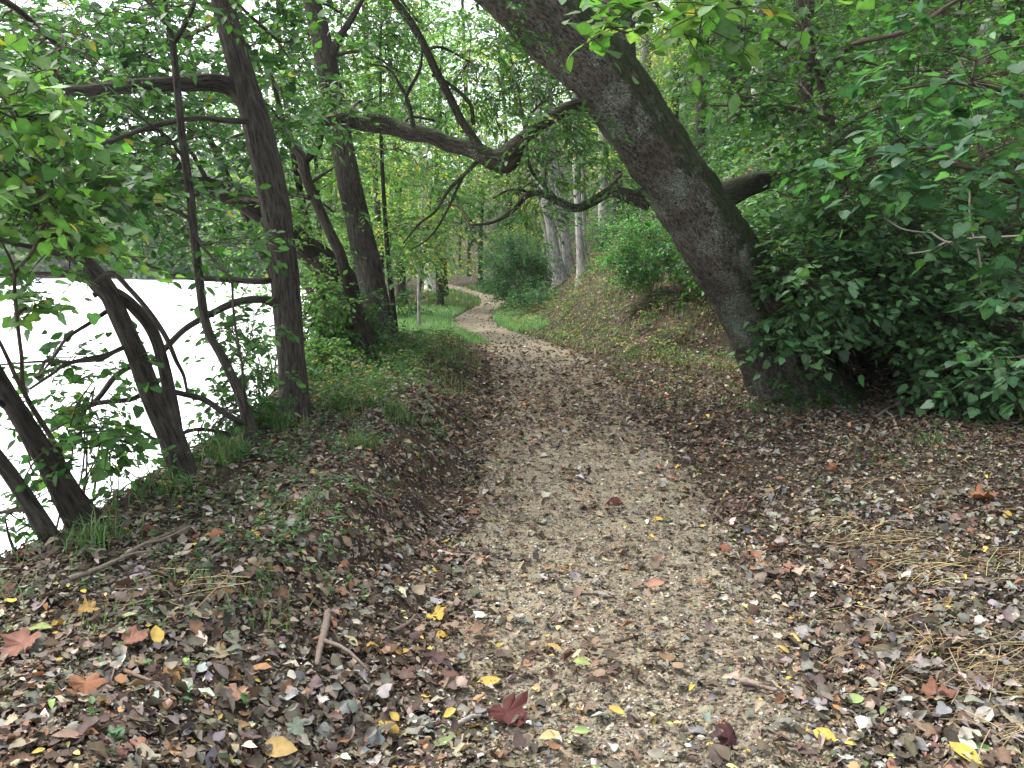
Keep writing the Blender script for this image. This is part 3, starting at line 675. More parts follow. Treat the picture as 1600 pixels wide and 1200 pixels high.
# ================================================================== THE BIG LEANING TREE
BT = tree('leaning_tree', 'huge mottled mossy trunk leaning left across the path with a broken hanging limb', 'tree',
     [(1252, 645, 8.95, 122), (1230, 592, 8.95, 106), (1205, 535, 8.9, 104), (1174, 470, 8.75, 102), (1128, 398, 8.55, 104), (1089, 335, 8.4, 104), (1048, 268, 8.2, 104), (996, 194, 8.0, 104), (944, 120, 7.8, 106), (890, 62, 7.65, 112), (835, 12, 7.5, 106), (765, -38, 7.35, 86), (680, -85, 7.2, 66), (590, -170, 7.0, 50), (480, -280, 6.8, 30), (400, -400, 6.6, 10)],
     limbs=[[(960, 110, 7.85, 70), (963, 60, 7.8, 56), (968, 10, 7.8, 50), (975, -80, 7.8, 44), (990, -220, 7.9, 34), (980, -420, 8, 14)],
            [(945, 172, 7.95, 26), (918, 163, 8.0, 22), (893, 168, 8.0, 20), (868, 180, 8.0, 19), (846, 194, 8.0, 18), (828, 208, 8.0, 19), (812, 222, 8.0, 24), (800, 236, 8.0, 32), (790, 248, 8.0, 40), (772, 249, 8.0, 33), (752, 240, 8.0, 26), (728, 231, 8.05, 24), (700, 224, 8.1, 25), (672, 212, 8.1, 23), (645, 208, 8.15, 26), (620, 200, 8.2, 25), (590, 192, 8.2, 30), (566, 190, 8.25, 27), (545, 182, 8.3, 29), (520, 188, 8.3, 18), (495, 189, 8.3, 15), (450, 196, 8.3, 10), (410, 200, 8.3, 8), (360, 215, 8.3, 4)],
            [(756, 245, 8.0, 18), (744, 222, 8.0, 14), (722, 190, 8.0, 13), (702, 150, 7.95, 13), (680, 108, 7.9, 13), (660, 65, 7.85, 12), (640, 32, 7.8, 12), (612, -5, 7.75, 11), (570, -60, 7.7, 8)],
            [(748, 250, 8.0, 8), (722, 276, 7.95, 7), (700, 298, 7.9, 6), (680, 330, 7.9, 5), (655, 350, 7.85, 4), (630, 380, 7.8, 2.5)], [(722, 278, 7.95, 5), (705, 315, 7.9, 4), (690, 345, 7.9, 4), (670, 372, 7.85, 3), (640, 392, 7.85, 2)],
            [(1015, 318, 8.35, 24), (985, 308, 8.4, 22), (955, 300, 8.45, 16), (928, 314, 8.5, 14), (900, 325, 8.5, 13), (872, 314, 8.5, 12), (845, 302, 8.5, 11), (822, 306, 8.5, 9), (800, 330, 8.5, 7), (770, 347, 8.5, 5), (735, 352, 8.5, 3)],
            [(870, 312, 8.5, 7), (848, 288, 8.5, 6), (828, 262, 8.4, 5), (823, 225, 8.4, 4)], [(840, 302, 8.5, 5), (800, 296, 8.4, 4), (770, 310, 8.4, 3)],
            [(1095, 320, 8.6, 40), (1130, 306, 8.7, 40), (1165, 291, 8.9, 32), (1195, 281, 9.1, 28), (1225, 274, 9.3, 26), (1270, 250, 9.6, 21), (1320, 215, 9.9, 20), (1370, 190, 10.2, 12)],
            [(740, 195, 8.05, 6), (733, 160, 8, 6), (700, 130, 8, 5), (675, 118, 7.9, 3)], [(645, 198, 8.1, 8), (640, 170, 8.1, 7), (635, 150, 8.1, 6), (655, 110, 8.1, 5), (660, 80, 8.1, 3)], [(640, 160, 8.1, 5), (610, 110, 8.1, 4), (580, 100, 8.1, 3)]],
     blobs=[(860, 150, 8.0, 60, 80, .5, 12), (870, 190, 6.75, 45, 30, .2, 5), (820, 215, 6.75, 30, 25, .15, 2), (960, 290, 7.3, 40, 18, .15, 2), (500, 190, 7.1, 50, 22, .2, 4), (800, 40, 6.3, 30, 30, .2, 3), (850, 300, 7.3, 40, 35, .2, 3), (800, 100, 7.9, 70, 90, .6, 12), (880, 240, 8.3, 60, 50, .4, 9), (810, 300, 8.3, 60, 55, .4, 8), (740, 100, 7.9, 60, 90, .5, 8), (960, 280, 8.6, 40, 40, .3, 4), (840, 20, 7.2, 50, 40, .3, 4), (690, 190, 8.1, 50, 40, .3, 4), (700, 320, 8, 50, 60, .4, 4), (570, 170, 8.2, 90, 40, .4, 7),
            (700, -300, 6.2, 380, 180, 1.6, 14), (1000, -380, 7.2, 300, 160, 1.6, 14)],
     mat=M_BARK_M, limb_mat=M_BARK_L, size=.08, push=1.0, pal=PAL_ASH, seed=10, tp=OVN, ns=84, n=300, ridge=.03, flare=.12, nl=8, ntw=9, rc=.28, tw_len=.32, droop=.55, hub=.2)

# ================================================================== RIGHT: mound, thicket, saplings
rc_ = G(1312, 640)
rc_ = np.array([3.92, 9.5, hz(3.92, 9.5)])
g = Geo()
la, lo = np.meshgrid(np.linspace(0, 1, 40), np.linspace(0, 1, 72), indexing='ij')
th = la * math.pi * .5; ph = lo * 2 * math.pi
rr = .92 + .12 * wob(np.cos(ph) * 3 + th, np.sin(ph) * 3, 2.0, 41) + .03 * wob(ph * 9, th * 9, 2, 43)
mx = np.sin(th) * np.cos(ph) * rr * 1.0; my = np.sin(th) * np.sin(ph) * rr * .9; mz = np.cos(th) * rr * .82 - .08
vi = lambda i, j: i * 72 + j
od = np.array([-.42, -.78, .12]); od /= np.linalg.norm(od)
dirs = nrm(np.stack([mx, my, mz], -1))
hole = (dirs @ od) > .80
q = []
for i in range(39):
    for j in range(71):
        if hole[i, j] and hole[i + 1, j] and hole[i, j + 1] and hole[i + 1, j + 1]: continue
        q.append((vi(i, j), vi(i + 1, j), vi(i + 1, j + 1), vi(i, j + 1)))
pts = np.stack([mx, my, mz], -1).reshape(-1, 3)
inn = pts * .9
qa = np.array(q)
g.add(np.vstack([pts, inn]) + rc_, None, np.vstack([qa, qa[:, ::-1] + len(pts)]))
mound = g.build('root_mound', M_SOIL, org=rc_)
tag(mound, 'earthy root mound with a black hollow at the foot of the mossy leaning trunk', 'mound')
# brush caught on the mound
g = Geo(); r = np.random.default_rng(88)
for k in range(220):
    i, j = int(r.integers(2, 36)), int(r.integers(0, 71))
    if hole[i, j]: continue
    p = pts[vi(i, j)] + rc_; n_ = nrm(pts[vi(i, j)])
    d = nrm(np.cross(n_, r.normal(0, 1, 3)) + .35 * n_ + np.array([0, 0, -.4]))
    L = r.uniform(.12, .4)
    tube(g, catmull([p - d * L * .5, p + n_ * .05 + r.normal(0, .03, 3), p + d * L * .5], 6), np.linspace(.004, .002, 6), 4, cap=False)
brush = g.build('brush', M_BARK_B, mound, org=rc_)

TH = dict(leaf=M_DARKLEAF, pal=PAL_DARK, tp=[OV, LB[0], OV, LB[1], OV], nl=7, ntw=10, rc=.24, tw_len=.4, droop=.5, flat=.3, hub=1.3, avoid=[((3.5, 8.7, .35), .72), ((3.75, 9.0, .5), .7), ((3.3, 7.9, .45), .62), ((3.45, 8.3, .42), .66)])
def gp(x, y): return np.array([x, y, hz(x, y)])
shrub('dark glossy shrub arching over the black hollow and against the leaning trunk', gp(3.75, 9.7), [(1265, 400, 8.9, 85, 60, .5, 22), (1262, 430, 8.2, 45, 45, .25, 12), (1262, 500, 8.3, 35, 35, .2, 8), (1250, 540, 8.2, 30, 22, .2, 4), (1330, 440, 8.8, 80, 35, .5, 13), (1310, 285, 8.9, 40, 35, .3, 5)], size=.1, seed=21, stems=9, **TH)
SH = shrub('dark shrub above and right of the hollow, in the middle of the thicket', gp(4.6, 9.5), [(1375, 370, 8.8, 105, 80, .6, 30), (1460, 470, 8.5, 70, 50, .45, 16)], size=.1, seed=22, stems=9, **TH)
def dead_twigs(root, lines):
    for l in lines:
        g = Geo(); p, w = px_pts(l); tube(g, catmull(p, 24), np.interp(np.linspace(0, 1, 24), np.linspace(0, 1, len(w)), w), 5, (.3, .26, .2), ridge=.1)
        g.build('dead_twig', M_STICK, root)
dead_twigs(SH, [[(1440, 352, 8.0, 4), (1480, 378, 7.8, 4), (1520, 372, 7.7, 3.5), (1610, 368, 7.6, 3)], [(1478, 378, 7.8, 3), (1450, 392, 7.7, 2.5), (1420, 396, 7.7, 2)], [(1380, 340, 8.0, 3), (1412, 358, 7.9, 3), (1455, 364, 7.9, 2)], [(1515, 300, 7.9, 3), (1516, 350, 7.9, 3), (1530, 400, 7.9, 3), (1534, 450, 8, 2.5)]])
shrub('dark shrub at the right edge of the thicket with leaves hanging to the ground', gp(5.1, 8.6), [(1530, 510, 8.3, 90, 100, .6, 34), (1490, 580, 8.1, 40, 30, .3, 8)], size=.1, seed=23, stems=9, **TH)
shrub('tall dark shrub behind the right edge of the thicket', gp(5.4, 9.6), [(1510, 380, 9.2, 120, 100, .7, 34), (1650, 400, 9.2, 100, 160, .7, 20)], size=.09, seed=24, stems=9, **TH)
shrub('shadowy shrub at the back of the thicket, seen over the thick dark limb', gp(4.6, 11.2), [(1290, 330, 11, 110, 110, .8, 30), (1400, 280, 11, 130, 110, .9, 30)], size=.09, seed=25, stems=8, **TH)
shrub('low leafy seedling clump at the foot of the leaning trunk', G(1265, 632), [(1260, 606, 8.5, 45, 22, .25, 9)], size=.06, seed=26, stems=5, leaf=M_LEAF, pal=PAL_MID, nl=6, ntw=8, rc=.16, tw_len=.18)
shrub('low shrub outside the thicket touching the right edge of the picture', G(1600, 660), [(1590, 600, 7.9, 50, 45, .3, 9)], size=.075, seed=27, stems=5, leaf=M_LEAF, pal=PAL_MID, nl=6, ntw=8, rc=.2, tw_len=.22)

SP = dict(tp=LB, nl=5, ntw=7, rc=.3, tw_len=.3, droop=.25, flat=.35)
tree('maple_sapling', 'broad-leaved sapling leaning in at the upper right with the largest pale leaves', 'tree',
     [(1720, 700, 5.6, 40), (1710, 500, 5.6, 34), (1690, 300, 5.5, 28), (1660, 100, 5.4, 22), (1630, -100, 5.3, 14), (1600, -260, 5.2, 6)],
     limbs=[[(1695, 330, 5.5, 14), (1620, 300, 5.2, 11), (1540, 270, 4.9, 8), (1460, 250, 4.8, 4)], [(1680, 180, 5.4, 12), (1600, 150, 5.3, 9), (1500, 130, 5.2, 6), (1400, 140, 5.2, 3)]],
     blobs=[(1530, 240, 4.9, 75, 45, .3, 10), (1420, 230, 5.3, 90, 50, .4, 10), (1590, 330, 5.0, 40, 70, .3, 6), (1590, 420, 5.2, 30, 60, .3, 4), (1520, 120, 5.2, 110, 50, .4, 9), (1580, 560, 5.8, 40, 45, .3, 4)],
     mat=M_BARK_B, size=.1, pal=brighter(PAL_BLUE, .78), seed=31, ns=12, **{**SP, 'ntw': 4, 'rc': .36})
tree('maple_sapling', 'thin sapling behind the leaning trunk with layered mid green leaves over the hillside', 'tree',
     [(1330, 560, 9.9, 22), (1325, 400, 9.6, 18), (1310, 250, 9.2, 16), (1280, 120, 8.9, 13), (1250, 0, 8.6, 10), (1230, -150, 8.4, 5)],
     limbs=[[(1300, 190, 9.0, 9), (1240, 170, 8.8, 7), (1170, 165, 8.6, 5), (1110, 165, 8.5, 3)], [(1315, 280, 9.2, 9), (1370, 240, 8.6, 7), (1420, 210, 8.2, 4)], [(1280, 110, 8.9, 8), (1220, 70, 8.6, 6), (1150, 40, 8.4, 3)], [(1282, 122, 8.9, 9), (1330, 72, 8.2, 8), (1420, 48, 7.8, 7), (1490, 4, 7.6, 6), (1600, -60, 7.4, 4)]],
     blobs=[(1450, 130, 9.6, 170, 130, .8, 34), (1250, 130, 10.4, 140, 130, .9, 30), (1290, 210, 8.4, 100, 60, .5, 16), (1170, 140, 8.5, 90, 50, .5, 12), (1340, 290, 8.0, 90, 50, .4, 14), (1400, 110, 8.6, 120, 70, .6, 18), (1260, 50, 8.6, 120, 60, .6, 16), (1100, 80, 8.7, 60, 60, .5, 8), (1500, 20, 8.4, 130, 60, .6, 14), (1300, -120, 8.6, 260, 90, 1, 16)],
     mat=M_BARK_B, size=.078, pal=brighter(PAL_MID, .95), seed=32, ns=10, **{**SP, 'ntw': 6, 'rc': .36})
tree('maple_sapling', 'near sapling whose bright leaves hang into the top of the picture before the leaning trunk', 'tree',
     [(1900, 900, 3.8, 36), (1860, 500, 3.8, 30), (1780, 100, 3.8, 24), (1650, -200, 3.8, 18), (1450, -300, 3.8, 14), (1250, -240, 3.8, 10), (1080, -120, 3.8, 7), (980, -30, 3.8, 4)],
     limbs=[[(1250, -240, 3.8, 8), (1180, -100, 3.7, 5), (1130, -10, 3.65, 3)], [(1080, -120, 3.8, 5), (1010, -20, 3.8, 4), (930, 60, 3.8, 2.5)], [(1420, -290, 3.8, 8), (1330, -120, 3.8, 5), (1290, -20, 3.8, 3)]],
     blobs=[(960, 45, 3.8, 50, 38, .12, 3), (1050, 25, 3.8, 70, 25, .15, 5), (1125, 15, 3.7, 30, 15, .1, 2), (1285, 0, 3.8, 40, 10, .1, 2), (1180, -90, 3.8, 160, 60, .3, 8)],
     mat=M_BARK_B, size=.088, pal=brighter(PAL_LIGHT, .8), seed=33, ns=10, tp=LB, nl=4, ntw=3, rc=.2, tw_len=.24, flat=.4)
# ================================================================== BACKGROUND TREES
def at(px, y, dz=0):
    """ground point at forward distance y in the direction of photo column px"""
    u = (px - 800) / F
    x = u * y / COSP
    return np.array([x, y, hz(x, y) + dz])

def wood_tree(name, label, base, h, r0, lean=(0, 0), crown=(), mat=M_BARK_D, pal=PAL_ASH, size=.12, seed=1, group=None, tp=SL, ns=10, bend=.15, **kw):
    """tree from its foot: height h, trunk radius r0, crown = list of (height, dx, dy, rx, rz, clumps)"""
    r = np.random.default_rng(9000 + seed)
    if base[1] > 19 and pal in (PAL_LIGHT, PAL_ASH, PAL_YEL): pal = brighter(pal, 1.35)  # far crowns get lighter leaf colours in place of brighter background light
    b = np.asarray(base, float)
    def ax(t): return b + np.array([lean[0] * t * h + bend * math.sin(t * 3 + seed), lean[1] * t * h + bend * math.cos(t * 2.3 + seed) - bend * math.cos(seed), t * h])
    o = ax(0) - b
    tr = [((ax(t) - o), max(.006, r0 * (1 - .85 * t))) for t in np.linspace(0, 1, 9)]
    wb = []
    for (ch, dx, dy, rx, rz, n) in crown:
        t = min(ch / h, 1); wb.append((ax(t) - o + np.array([dx, dy, 0]), (rx, rx, rz), n))
    kw.setdefault('nl', 6); kw.setdefault('ntw', 11); kw.setdefault('rc', .5); kw.setdefault('tw_len', .5)
    return tree(name, label, 'tree', tr, (), (), wb, mat, M_LEAF, size, tp, pal, seed, group, ns, 30, .04, .25, **kw)

GB = 'trees further along the river bank'
# saplings in the green gap right of the second grey trunk
wood_tree('bank_sapling', 'dark thin sapling stem just right of the second grey trunk', at(622, 12.6), 6, .045, (-.02, 0), [(1.7, .1, 0, .55, .5, 9), (2.9, .2, .3, .8, .6, 14), (4.4, 0, .4, 1, .8, 14)], pal=PAL_LIGHT, size=.1, seed=41, tp=OV)
wood_tree('bank_sapling', 'straight pale sapling pole with yellow green leaves at the edge of the grass', at(657, 16.5), 4.6, .035, (.0, 0), [(1.9, 0, 0, .9, .55, 16), (3.1, -.1, .2, 1.0, .7, 16), (1.3, .4, .3, .45, .3, 5)], pal=PAL_YEL, size=.1, seed=42, tp=OV, mat=M_BARK_P)
wood_tree('bank_sapling', 'bushy sapling overhanging the far grass beside the bend', at(652, 21), 4.2, .05, (.05, 0), [(1.4, -.2, 0, .7, .5, 8), (2.4, -.2, 0, .8, .6, 7)], pal=PAL_LIGHT, size=.1, seed=43, tp=OV)
wood_tree('bank_sapling', 'shady sapling behind the Y-forked trunk, over the water', at(500, 14.5), 6, .06, (-.02, 0), [(1.3, -.3, 0, .8, .7, 13), (2.7, 0, 0, 1.1, .8, 16), (4.4, 0, 0, 1.3, .9, 16)], pal=PAL_LIGHT, size=.1, seed=44, tp=OV)
wood_tree('bank_sapling', 'bright sapling between the grey furrowed trunk and the Y-forked trunk', at(455, 12.5), 5, .05, (-.03, 0), [(1.2, .3, 0, .7, .6, 12), (2.4, 0, 0, .8, .6, 12), (.4, .5, 0, .6, .5, 9)], pal=PAL_LIGHT, size=.09, seed=45, tp=OV)
# mid distance along the bank, left of the path
wood_tree('bank_tree', 'leafy tree filling the gap below the broken hanging limb', at(630, 25), 11, .14, (-.02, 0), [(3.0, .4, 0, 1.7, 1.1, 22), (5.2, .8, 0, 2.2, 1.4, 26), (7.6, .3, 0, 2.3, 1.4, 22), (9.8, 0, 0, 1.8, 1.2, 12)], pal=PAL_LIGHT, size=.13, seed=51, group=GB)
wood_tree('bank_tree', 'pale barked sycamore seen as a white trunk beyond the hanging twigs', at(678, 33), 15, .26, (-.07, 0), [(8.5, 1.5, 0, 2.2, 1.6, 13), (11, .6, 0, 3, 2, 14)], mat=M_BARK_W, pal=PAL_LIGHT, size=.15, seed=52, group=GB)
wood_tree('bank_tree', 'dark crowned tree hanging low over the left of the path bend', at(697, 30), 9, .12, (.02, 0), [(2.9, .0, 0, .9, .8, 11), (4.4, .3, 0, 1.2, 1.0, 9)], pal=PAL_DEEP, size=.13, seed=53, group=GB)
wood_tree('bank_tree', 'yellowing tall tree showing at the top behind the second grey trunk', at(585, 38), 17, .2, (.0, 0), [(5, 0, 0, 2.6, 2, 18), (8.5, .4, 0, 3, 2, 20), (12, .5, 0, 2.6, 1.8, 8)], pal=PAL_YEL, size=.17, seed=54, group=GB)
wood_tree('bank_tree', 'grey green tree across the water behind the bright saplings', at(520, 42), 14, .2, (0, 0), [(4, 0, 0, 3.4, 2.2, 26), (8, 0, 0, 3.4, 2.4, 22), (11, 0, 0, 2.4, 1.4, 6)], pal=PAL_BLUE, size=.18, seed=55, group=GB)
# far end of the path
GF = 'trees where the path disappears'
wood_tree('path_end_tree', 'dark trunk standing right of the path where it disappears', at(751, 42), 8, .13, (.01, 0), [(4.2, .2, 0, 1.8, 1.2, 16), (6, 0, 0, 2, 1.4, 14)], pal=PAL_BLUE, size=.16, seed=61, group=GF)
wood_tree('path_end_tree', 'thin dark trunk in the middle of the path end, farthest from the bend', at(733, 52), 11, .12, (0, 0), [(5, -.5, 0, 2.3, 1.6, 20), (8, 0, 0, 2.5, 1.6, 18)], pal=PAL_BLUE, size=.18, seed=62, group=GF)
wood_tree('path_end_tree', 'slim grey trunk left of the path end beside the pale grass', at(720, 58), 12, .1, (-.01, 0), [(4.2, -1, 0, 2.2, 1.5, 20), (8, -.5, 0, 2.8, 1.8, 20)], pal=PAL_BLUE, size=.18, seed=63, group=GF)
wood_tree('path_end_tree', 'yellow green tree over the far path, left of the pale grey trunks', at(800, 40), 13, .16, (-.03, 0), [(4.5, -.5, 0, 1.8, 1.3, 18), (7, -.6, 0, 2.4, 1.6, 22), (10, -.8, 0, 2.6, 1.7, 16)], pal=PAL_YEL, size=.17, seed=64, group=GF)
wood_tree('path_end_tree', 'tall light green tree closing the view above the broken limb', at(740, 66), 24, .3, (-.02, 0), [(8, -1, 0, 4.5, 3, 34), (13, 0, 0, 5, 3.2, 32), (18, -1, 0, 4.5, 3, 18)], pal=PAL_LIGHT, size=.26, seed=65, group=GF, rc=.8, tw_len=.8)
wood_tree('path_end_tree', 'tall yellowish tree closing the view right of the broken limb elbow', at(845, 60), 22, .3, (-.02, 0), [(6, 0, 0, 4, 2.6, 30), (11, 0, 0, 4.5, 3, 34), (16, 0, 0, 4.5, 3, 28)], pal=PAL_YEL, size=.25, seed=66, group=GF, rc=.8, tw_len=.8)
# pale trunk cluster right of the path
GP = 'pale grey trunks on the right bank'
def pale(label, lst, seed, crown):
    return tree('pale_tree', label, 'tree', lst, (), crown, (), M_BARK_P, M_LEAF, .13, SL, PAL_LIGHT, seed, GP, 12, 40, .03, .2, ntw=10, rc=.45, tw_len=.45)
pale('thickest pale trunk, leftmost of the clump on the right bank', [(877, 440, 24.5, 20), (868, 395, 24.5, 16), (860, 350, 24.5, 15), (852, 310, 24.5, 15), (846, 250, 24.5, 14), (842, 180, 24.5, 12), (838, 80, 24.5, 9), (836, -40, 24.5, 5)], 71, [(840, 160, 24.8, 60, 60, .9, 9), (800, 60, 24.5, 90, 70, 1.2, 12)])
pale('straight pale trunk just right of the thickest one in the clump', [(890, 428, 24.7, 17), (884, 370, 24.7, 13), (877, 320, 24.7, 13), (868, 270, 24.7, 11), (862, 200, 24.7, 10), (858, 100, 24.7, 7), (860, 0, 24.7, 4)], 72, [(880, 120, 25, 70, 70, .9, 9)])
pale('slim pale trunk crossing behind the two thick ones of the clump', [(884, 425, 25.5, 10), (874, 350, 25.5, 8), (866, 310, 25.5, 7), (856, 240, 25.5, 6), (850, 150, 25.5, 4)], 73, [(850, 140, 25.8, 50, 50, .8, 6)])
pale('single pale trunk standing apart to the right of the clump', [(910, 437, 20.3, 17), (907, 395, 20.3, 12), (904, 350, 20.3, 11), (902, 310, 20.3, 11), (899, 250, 20.3, 10), (898, 150, 20.3, 7), (900, 40, 20.3, 4)], 74, [(920, 140, 20.6, 70, 60, .9, 9), (930, 40, 20.6, 80, 60, .9, 9)])
pale('thin pale brown stem behind the trunk that stands apart', [(914, 402, 27.6, 8), (913, 350, 27.6, 6), (911, 300, 27.6, 6), (910, 200, 27.6, 4)], 75, [(910, 190, 27.6, 50, 40, .6, 5)])
pale('short slanting pale stem at the left of the clump', [(858, 392, 30, 8), (848, 345, 30, 6), (842, 300, 30, 5), (838, 230, 30, 4)], 76, [(830, 200, 30, 50, 60, .8, 7)])

# shrubs by the path
shrub('blue green bush on the right of the path below the pale trunks', at(818, 23.5), [(808, 415, 22.5, 50, 50, .9, 42), (832, 425, 22.3, 28, 36, .5, 12), (785, 440, 23, 30, 32, .5, 14), (825, 462, 21, 34, 18, .5, 9)], size=.08, pal=PAL_BLUE, seed=81, stems=12, tp=SL, rc=.3, ntw=14)
shrub('rounded bright green bush on the slope left of the leaning trunk', G(1015, 455), [(1018, 392, 14.6, 62, 55, .6, 50), (975, 415, 14.6, 34, 28, .4, 12)], size=.055, pal=PAL_BRIGHT, seed=82, stems=12, tp=SL, rc=.22, ntw=16, tw_len=.24)
shrub('yellow leaved shrub above the blue green bush', at(838, 27), [(825, 340, 27, 38, 45, .8, 18)], size=.1, pal=PAL_YEL, seed=83, stems=7, tp=SL, rc=.3, ntw=12)
shrub('weedy shrub behind the bright green bush on the brown slope', at(950, 24), [(940, 375, 23.5, 40, 22, .6, 12)], size=.08, pal=PAL_BLUE, seed=84, stems=6, tp=SL, rc=.25, ntw=10)
shrub('leafy vine bush round the foot of the second grey trunk', gp(-2.0, 10.3), [(550, 495, 9.7, 40, 38, .25, 13), (545, 530, 9.6, 50, 40, .35, 20), (520, 590, 9.2, 45, 38, .4, 14), (580, 560, 10.4, 40, 35, .4, 11)], size=.06, pal=PAL_MID, seed=85, stems=8, rc=.22, ntw=12, tw_len=.24)
shrub('bright leafy bush beside the water behind the grey furrowed trunk', gp(-2.5, 8.8), [(500, 470, 9.2, 35, 60, .4, 14), (495, 560, 8.4, 22, 50, .3, 8), (410, 560, 8.6, 30, 60, .3, 6)], size=.065, pal=PAL_LIGHT, seed=86, stems=7, rc=.2, ntw=10, tw_len=.22)
shrub('low green bush at the left of the far grass', at(640, 19.5), [(625, 478, 19.5, 32, 22, .5, 8), (655, 470, 20.5, 24, 16, .4, 4)], size=.08, pal=PAL_MID, seed=87, stems=6, tp=SL, rc=.25, ntw=11)
shrub('sprawling weeds on the bank top beside the second grey trunk', gp(-1.35, 9.8), [(640, 535, 10.5, 55, 22, .35, 13), (600, 600, 8.8, 45, 22, .3, 9)], size=.045, pal=PAL_MID, seed=88, stems=8, rc=.18, ntw=10, tw_len=.2, sr=.005)
shrub('small bush hanging over the water below the grey furrowed trunk', gp(-2.35, 6.4), [(385, 620, 6.0, 35, 40, .25, 8), (330, 700, 5.3, 30, 25, .2, 5)], size=.05, pal=PAL_MID, seed=89, stems=6, rc=.15, ntw=7, tw_len=.18, sr=.005)
shrub('straggly river bush between the double trunk and the far left trunks', gp(-2.55, 4.6), [(180, 690, 4.3, 60, 50, .25, 8), (130, 620, 4.2, 40, 35, .2, 4), (215, 760, 4.5, 25, 25, .2, 4)], size=.055, pal=PAL_MID, seed=90, stems=8, rc=.15, ntw=5, tw_len=.18, sr=.006, nl=5)

# hillside wood, right
GH = 'trees on the wooded hillside'
hill = [
 ('grey trunk high at the upper right of the hillside', at(1502, 14), 14, .13, (.02, 0), [(4, -.6, 0, 1.2, .8, 12), (6.5, 0, 0, 1.8, 1.2, 16), (8.5, -2.5, -4.5, 2.4, 1.0, 20)], M_BARK_P, PAL_DEEP),  # last crown blob is added overhead, out of view, to shade the thicket
 ('dark trunk at the top right corner of the hillside', at(1590, 13), 13, .22, (.0, 0), [(3.5, .4, 0, 1.3, .9, 14), (6, 0, 0, 1.8, 1.2, 16), (7.5, -1.5, -5.5, 2.6, 1.0, 22), (8, -4.5, -2.5, 2.2, .9, 16)], M_BARK_D, PAL_DEEP),  # last two crown blobs are added out of view to shade the right side
 ('pale trunk on the hillside seen above the dark right limb', at(1163, 27), 15, .14, (.0, 0), [(5.5, 0, 0, 2.0, 1.3, 16), (8.5, 0, 0, 2.4, 1.5, 18)], M_BARK_W, PAL_LIGHT),
 ('thin pale trunk left of the white one on the hillside', at(1130, 29), 13, .08, (.0, 0), [(6, 0, 0, 2.0, 1.3, 16), (9, 0, 0, 2.2, 1.4, 14)], M_BARK_W, PAL_LIGHT),
 ('dark forest trunk behind the middle of the right thicket', at(1235, 17), 14, .16, (-.01, 0), [(3.6, .5, 0, 1.4, .9, 16), (6, -.3, 0, 2.0, 1.2, 20)], M_BARK_D, PAL_DEEP),
 ('hillside tree with a thick crown behind the upper right saplings', at(1380, 18), 13, .18, (.0, 0), [(2.6, 0, 0, 1.5, 1, 18), (4.6, .4, 0, 2.0, 1.2, 22), (7, 0, 0, 2.2, 1.4, 18)], M_BARK_D, PAL_DARK),
 ('light crowned tree on the slope just right of the leaning trunk top', at(1080, 22), 14, .16, (-.02, 0), [(4, .2, 0, 1.5, 1, 16), (6.3, 0, 0, 2.0, 1.3, 22), (9, 0, 0, 2.2, 1.4, 16)], M_BARK_D, PAL_LIGHT),
 ('slope tree with yellow tinged crown behind the leaning trunk', at(1000, 27), 15, .17, (-.02, 0), [(5, -.3, 0, 1.7, 1.2, 18), (7.5, 0, 0, 2.2, 1.5, 22), (10.5, 0, 0, 2.4, 1.5, 16)], M_BARK_P, PAL_YEL),
 ('upper slope tree between the pale clump and the leaning trunk', at(940, 34), 17, .2, (-.02, 0), [(4.5, .4, 0, 2.0, 1.3, 18), (7.5, 0, 0, 2.6, 1.7, 24), (11, 0, 0, 2.8, 1.8, 20)], M_BARK_P, PAL_LIGHT),
 ('far hillside tree filling the top between the saplings at the right', at(1300, 26), 15, .2, (.0, 0), [(4, 0, 0, 2.4, 1.5, 24), (7, 0, 0, 2.8, 1.7, 24)], M_BARK_D, PAL_DARK),
 ('far hillside tree behind the grey trunk at the upper right', at(1480, 22), 14, .2, (.0, 0), [(2.5, 0, 0, 2.2, 1.4, 24), (5, 0, 0, 2.4, 1.6, 22)], M_BARK_D, PAL_DARK),
 ('far hillside tree beyond the right edge of the thicket', at(1620, 20), 14, .2, (.0, 0), [(2.0, 0, 0, 2.2, 1.4, 22), (4.6, 0, 0, 2.4, 1.6, 20)], M_BARK_D, PAL_DEEP),
 ('dim tree behind the two pale hillside trunks', at(1140, 36), 16, .2, (.0, 0), [(3.5, 0, 0, 2.6, 1.7, 24), (7, 0, 0, 3.2, 2.2, 28)], M_BARK_D, PAL_ASH),
]
for i, (lab, b, h, r0, ln, cr, mt, pl) in enumerate(hill):
    wood_tree('hillside_tree', lab, b, h, r0, ln, cr, mat=mt, pal=pl, size=.14 if b[1] > 20 else .11, seed=101 + i, group=GH)
GS = 'undergrowth shrubs on the wooded hillside'
for i, (px, y, w, h, n, lab) in enumerate([
    (1215, 15, 1.0, .8, 24, 'undergrowth shrub right of the leaning trunk under the dark limb'),
    (1100, 20, 1.3, .8, 24, 'undergrowth shrub on the slope seen over the leaning trunk at mid height'),
    (1290, 20, 1.6, 1.0, 30, 'undergrowth shrub on the hillside behind the back of the thicket'),
    (1420, 15, 1.6, 1.1, 34, 'undergrowth shrub up the slope behind the middle shrub of the thicket'),
    (1560, 14, 1.5, 1.2, 32, 'undergrowth shrub up the slope at the right picture edge'),
    (1190, 30, 2.0, 1.1, 26, 'undergrowth shrub near the pale hillside trunks')]):
    b = at(px, y)
    shrub(lab, b, [], size=.1, pal=PAL_DEEP if i % 2 else PAL_DARK, seed=120 + i, stems=8, tp=SL, rc=.35, ntw=12, group=GS, wblobs=[(b + np.array([0, 0, h]), (w, w * .7, h), n)], name='undergrowth_shrub')

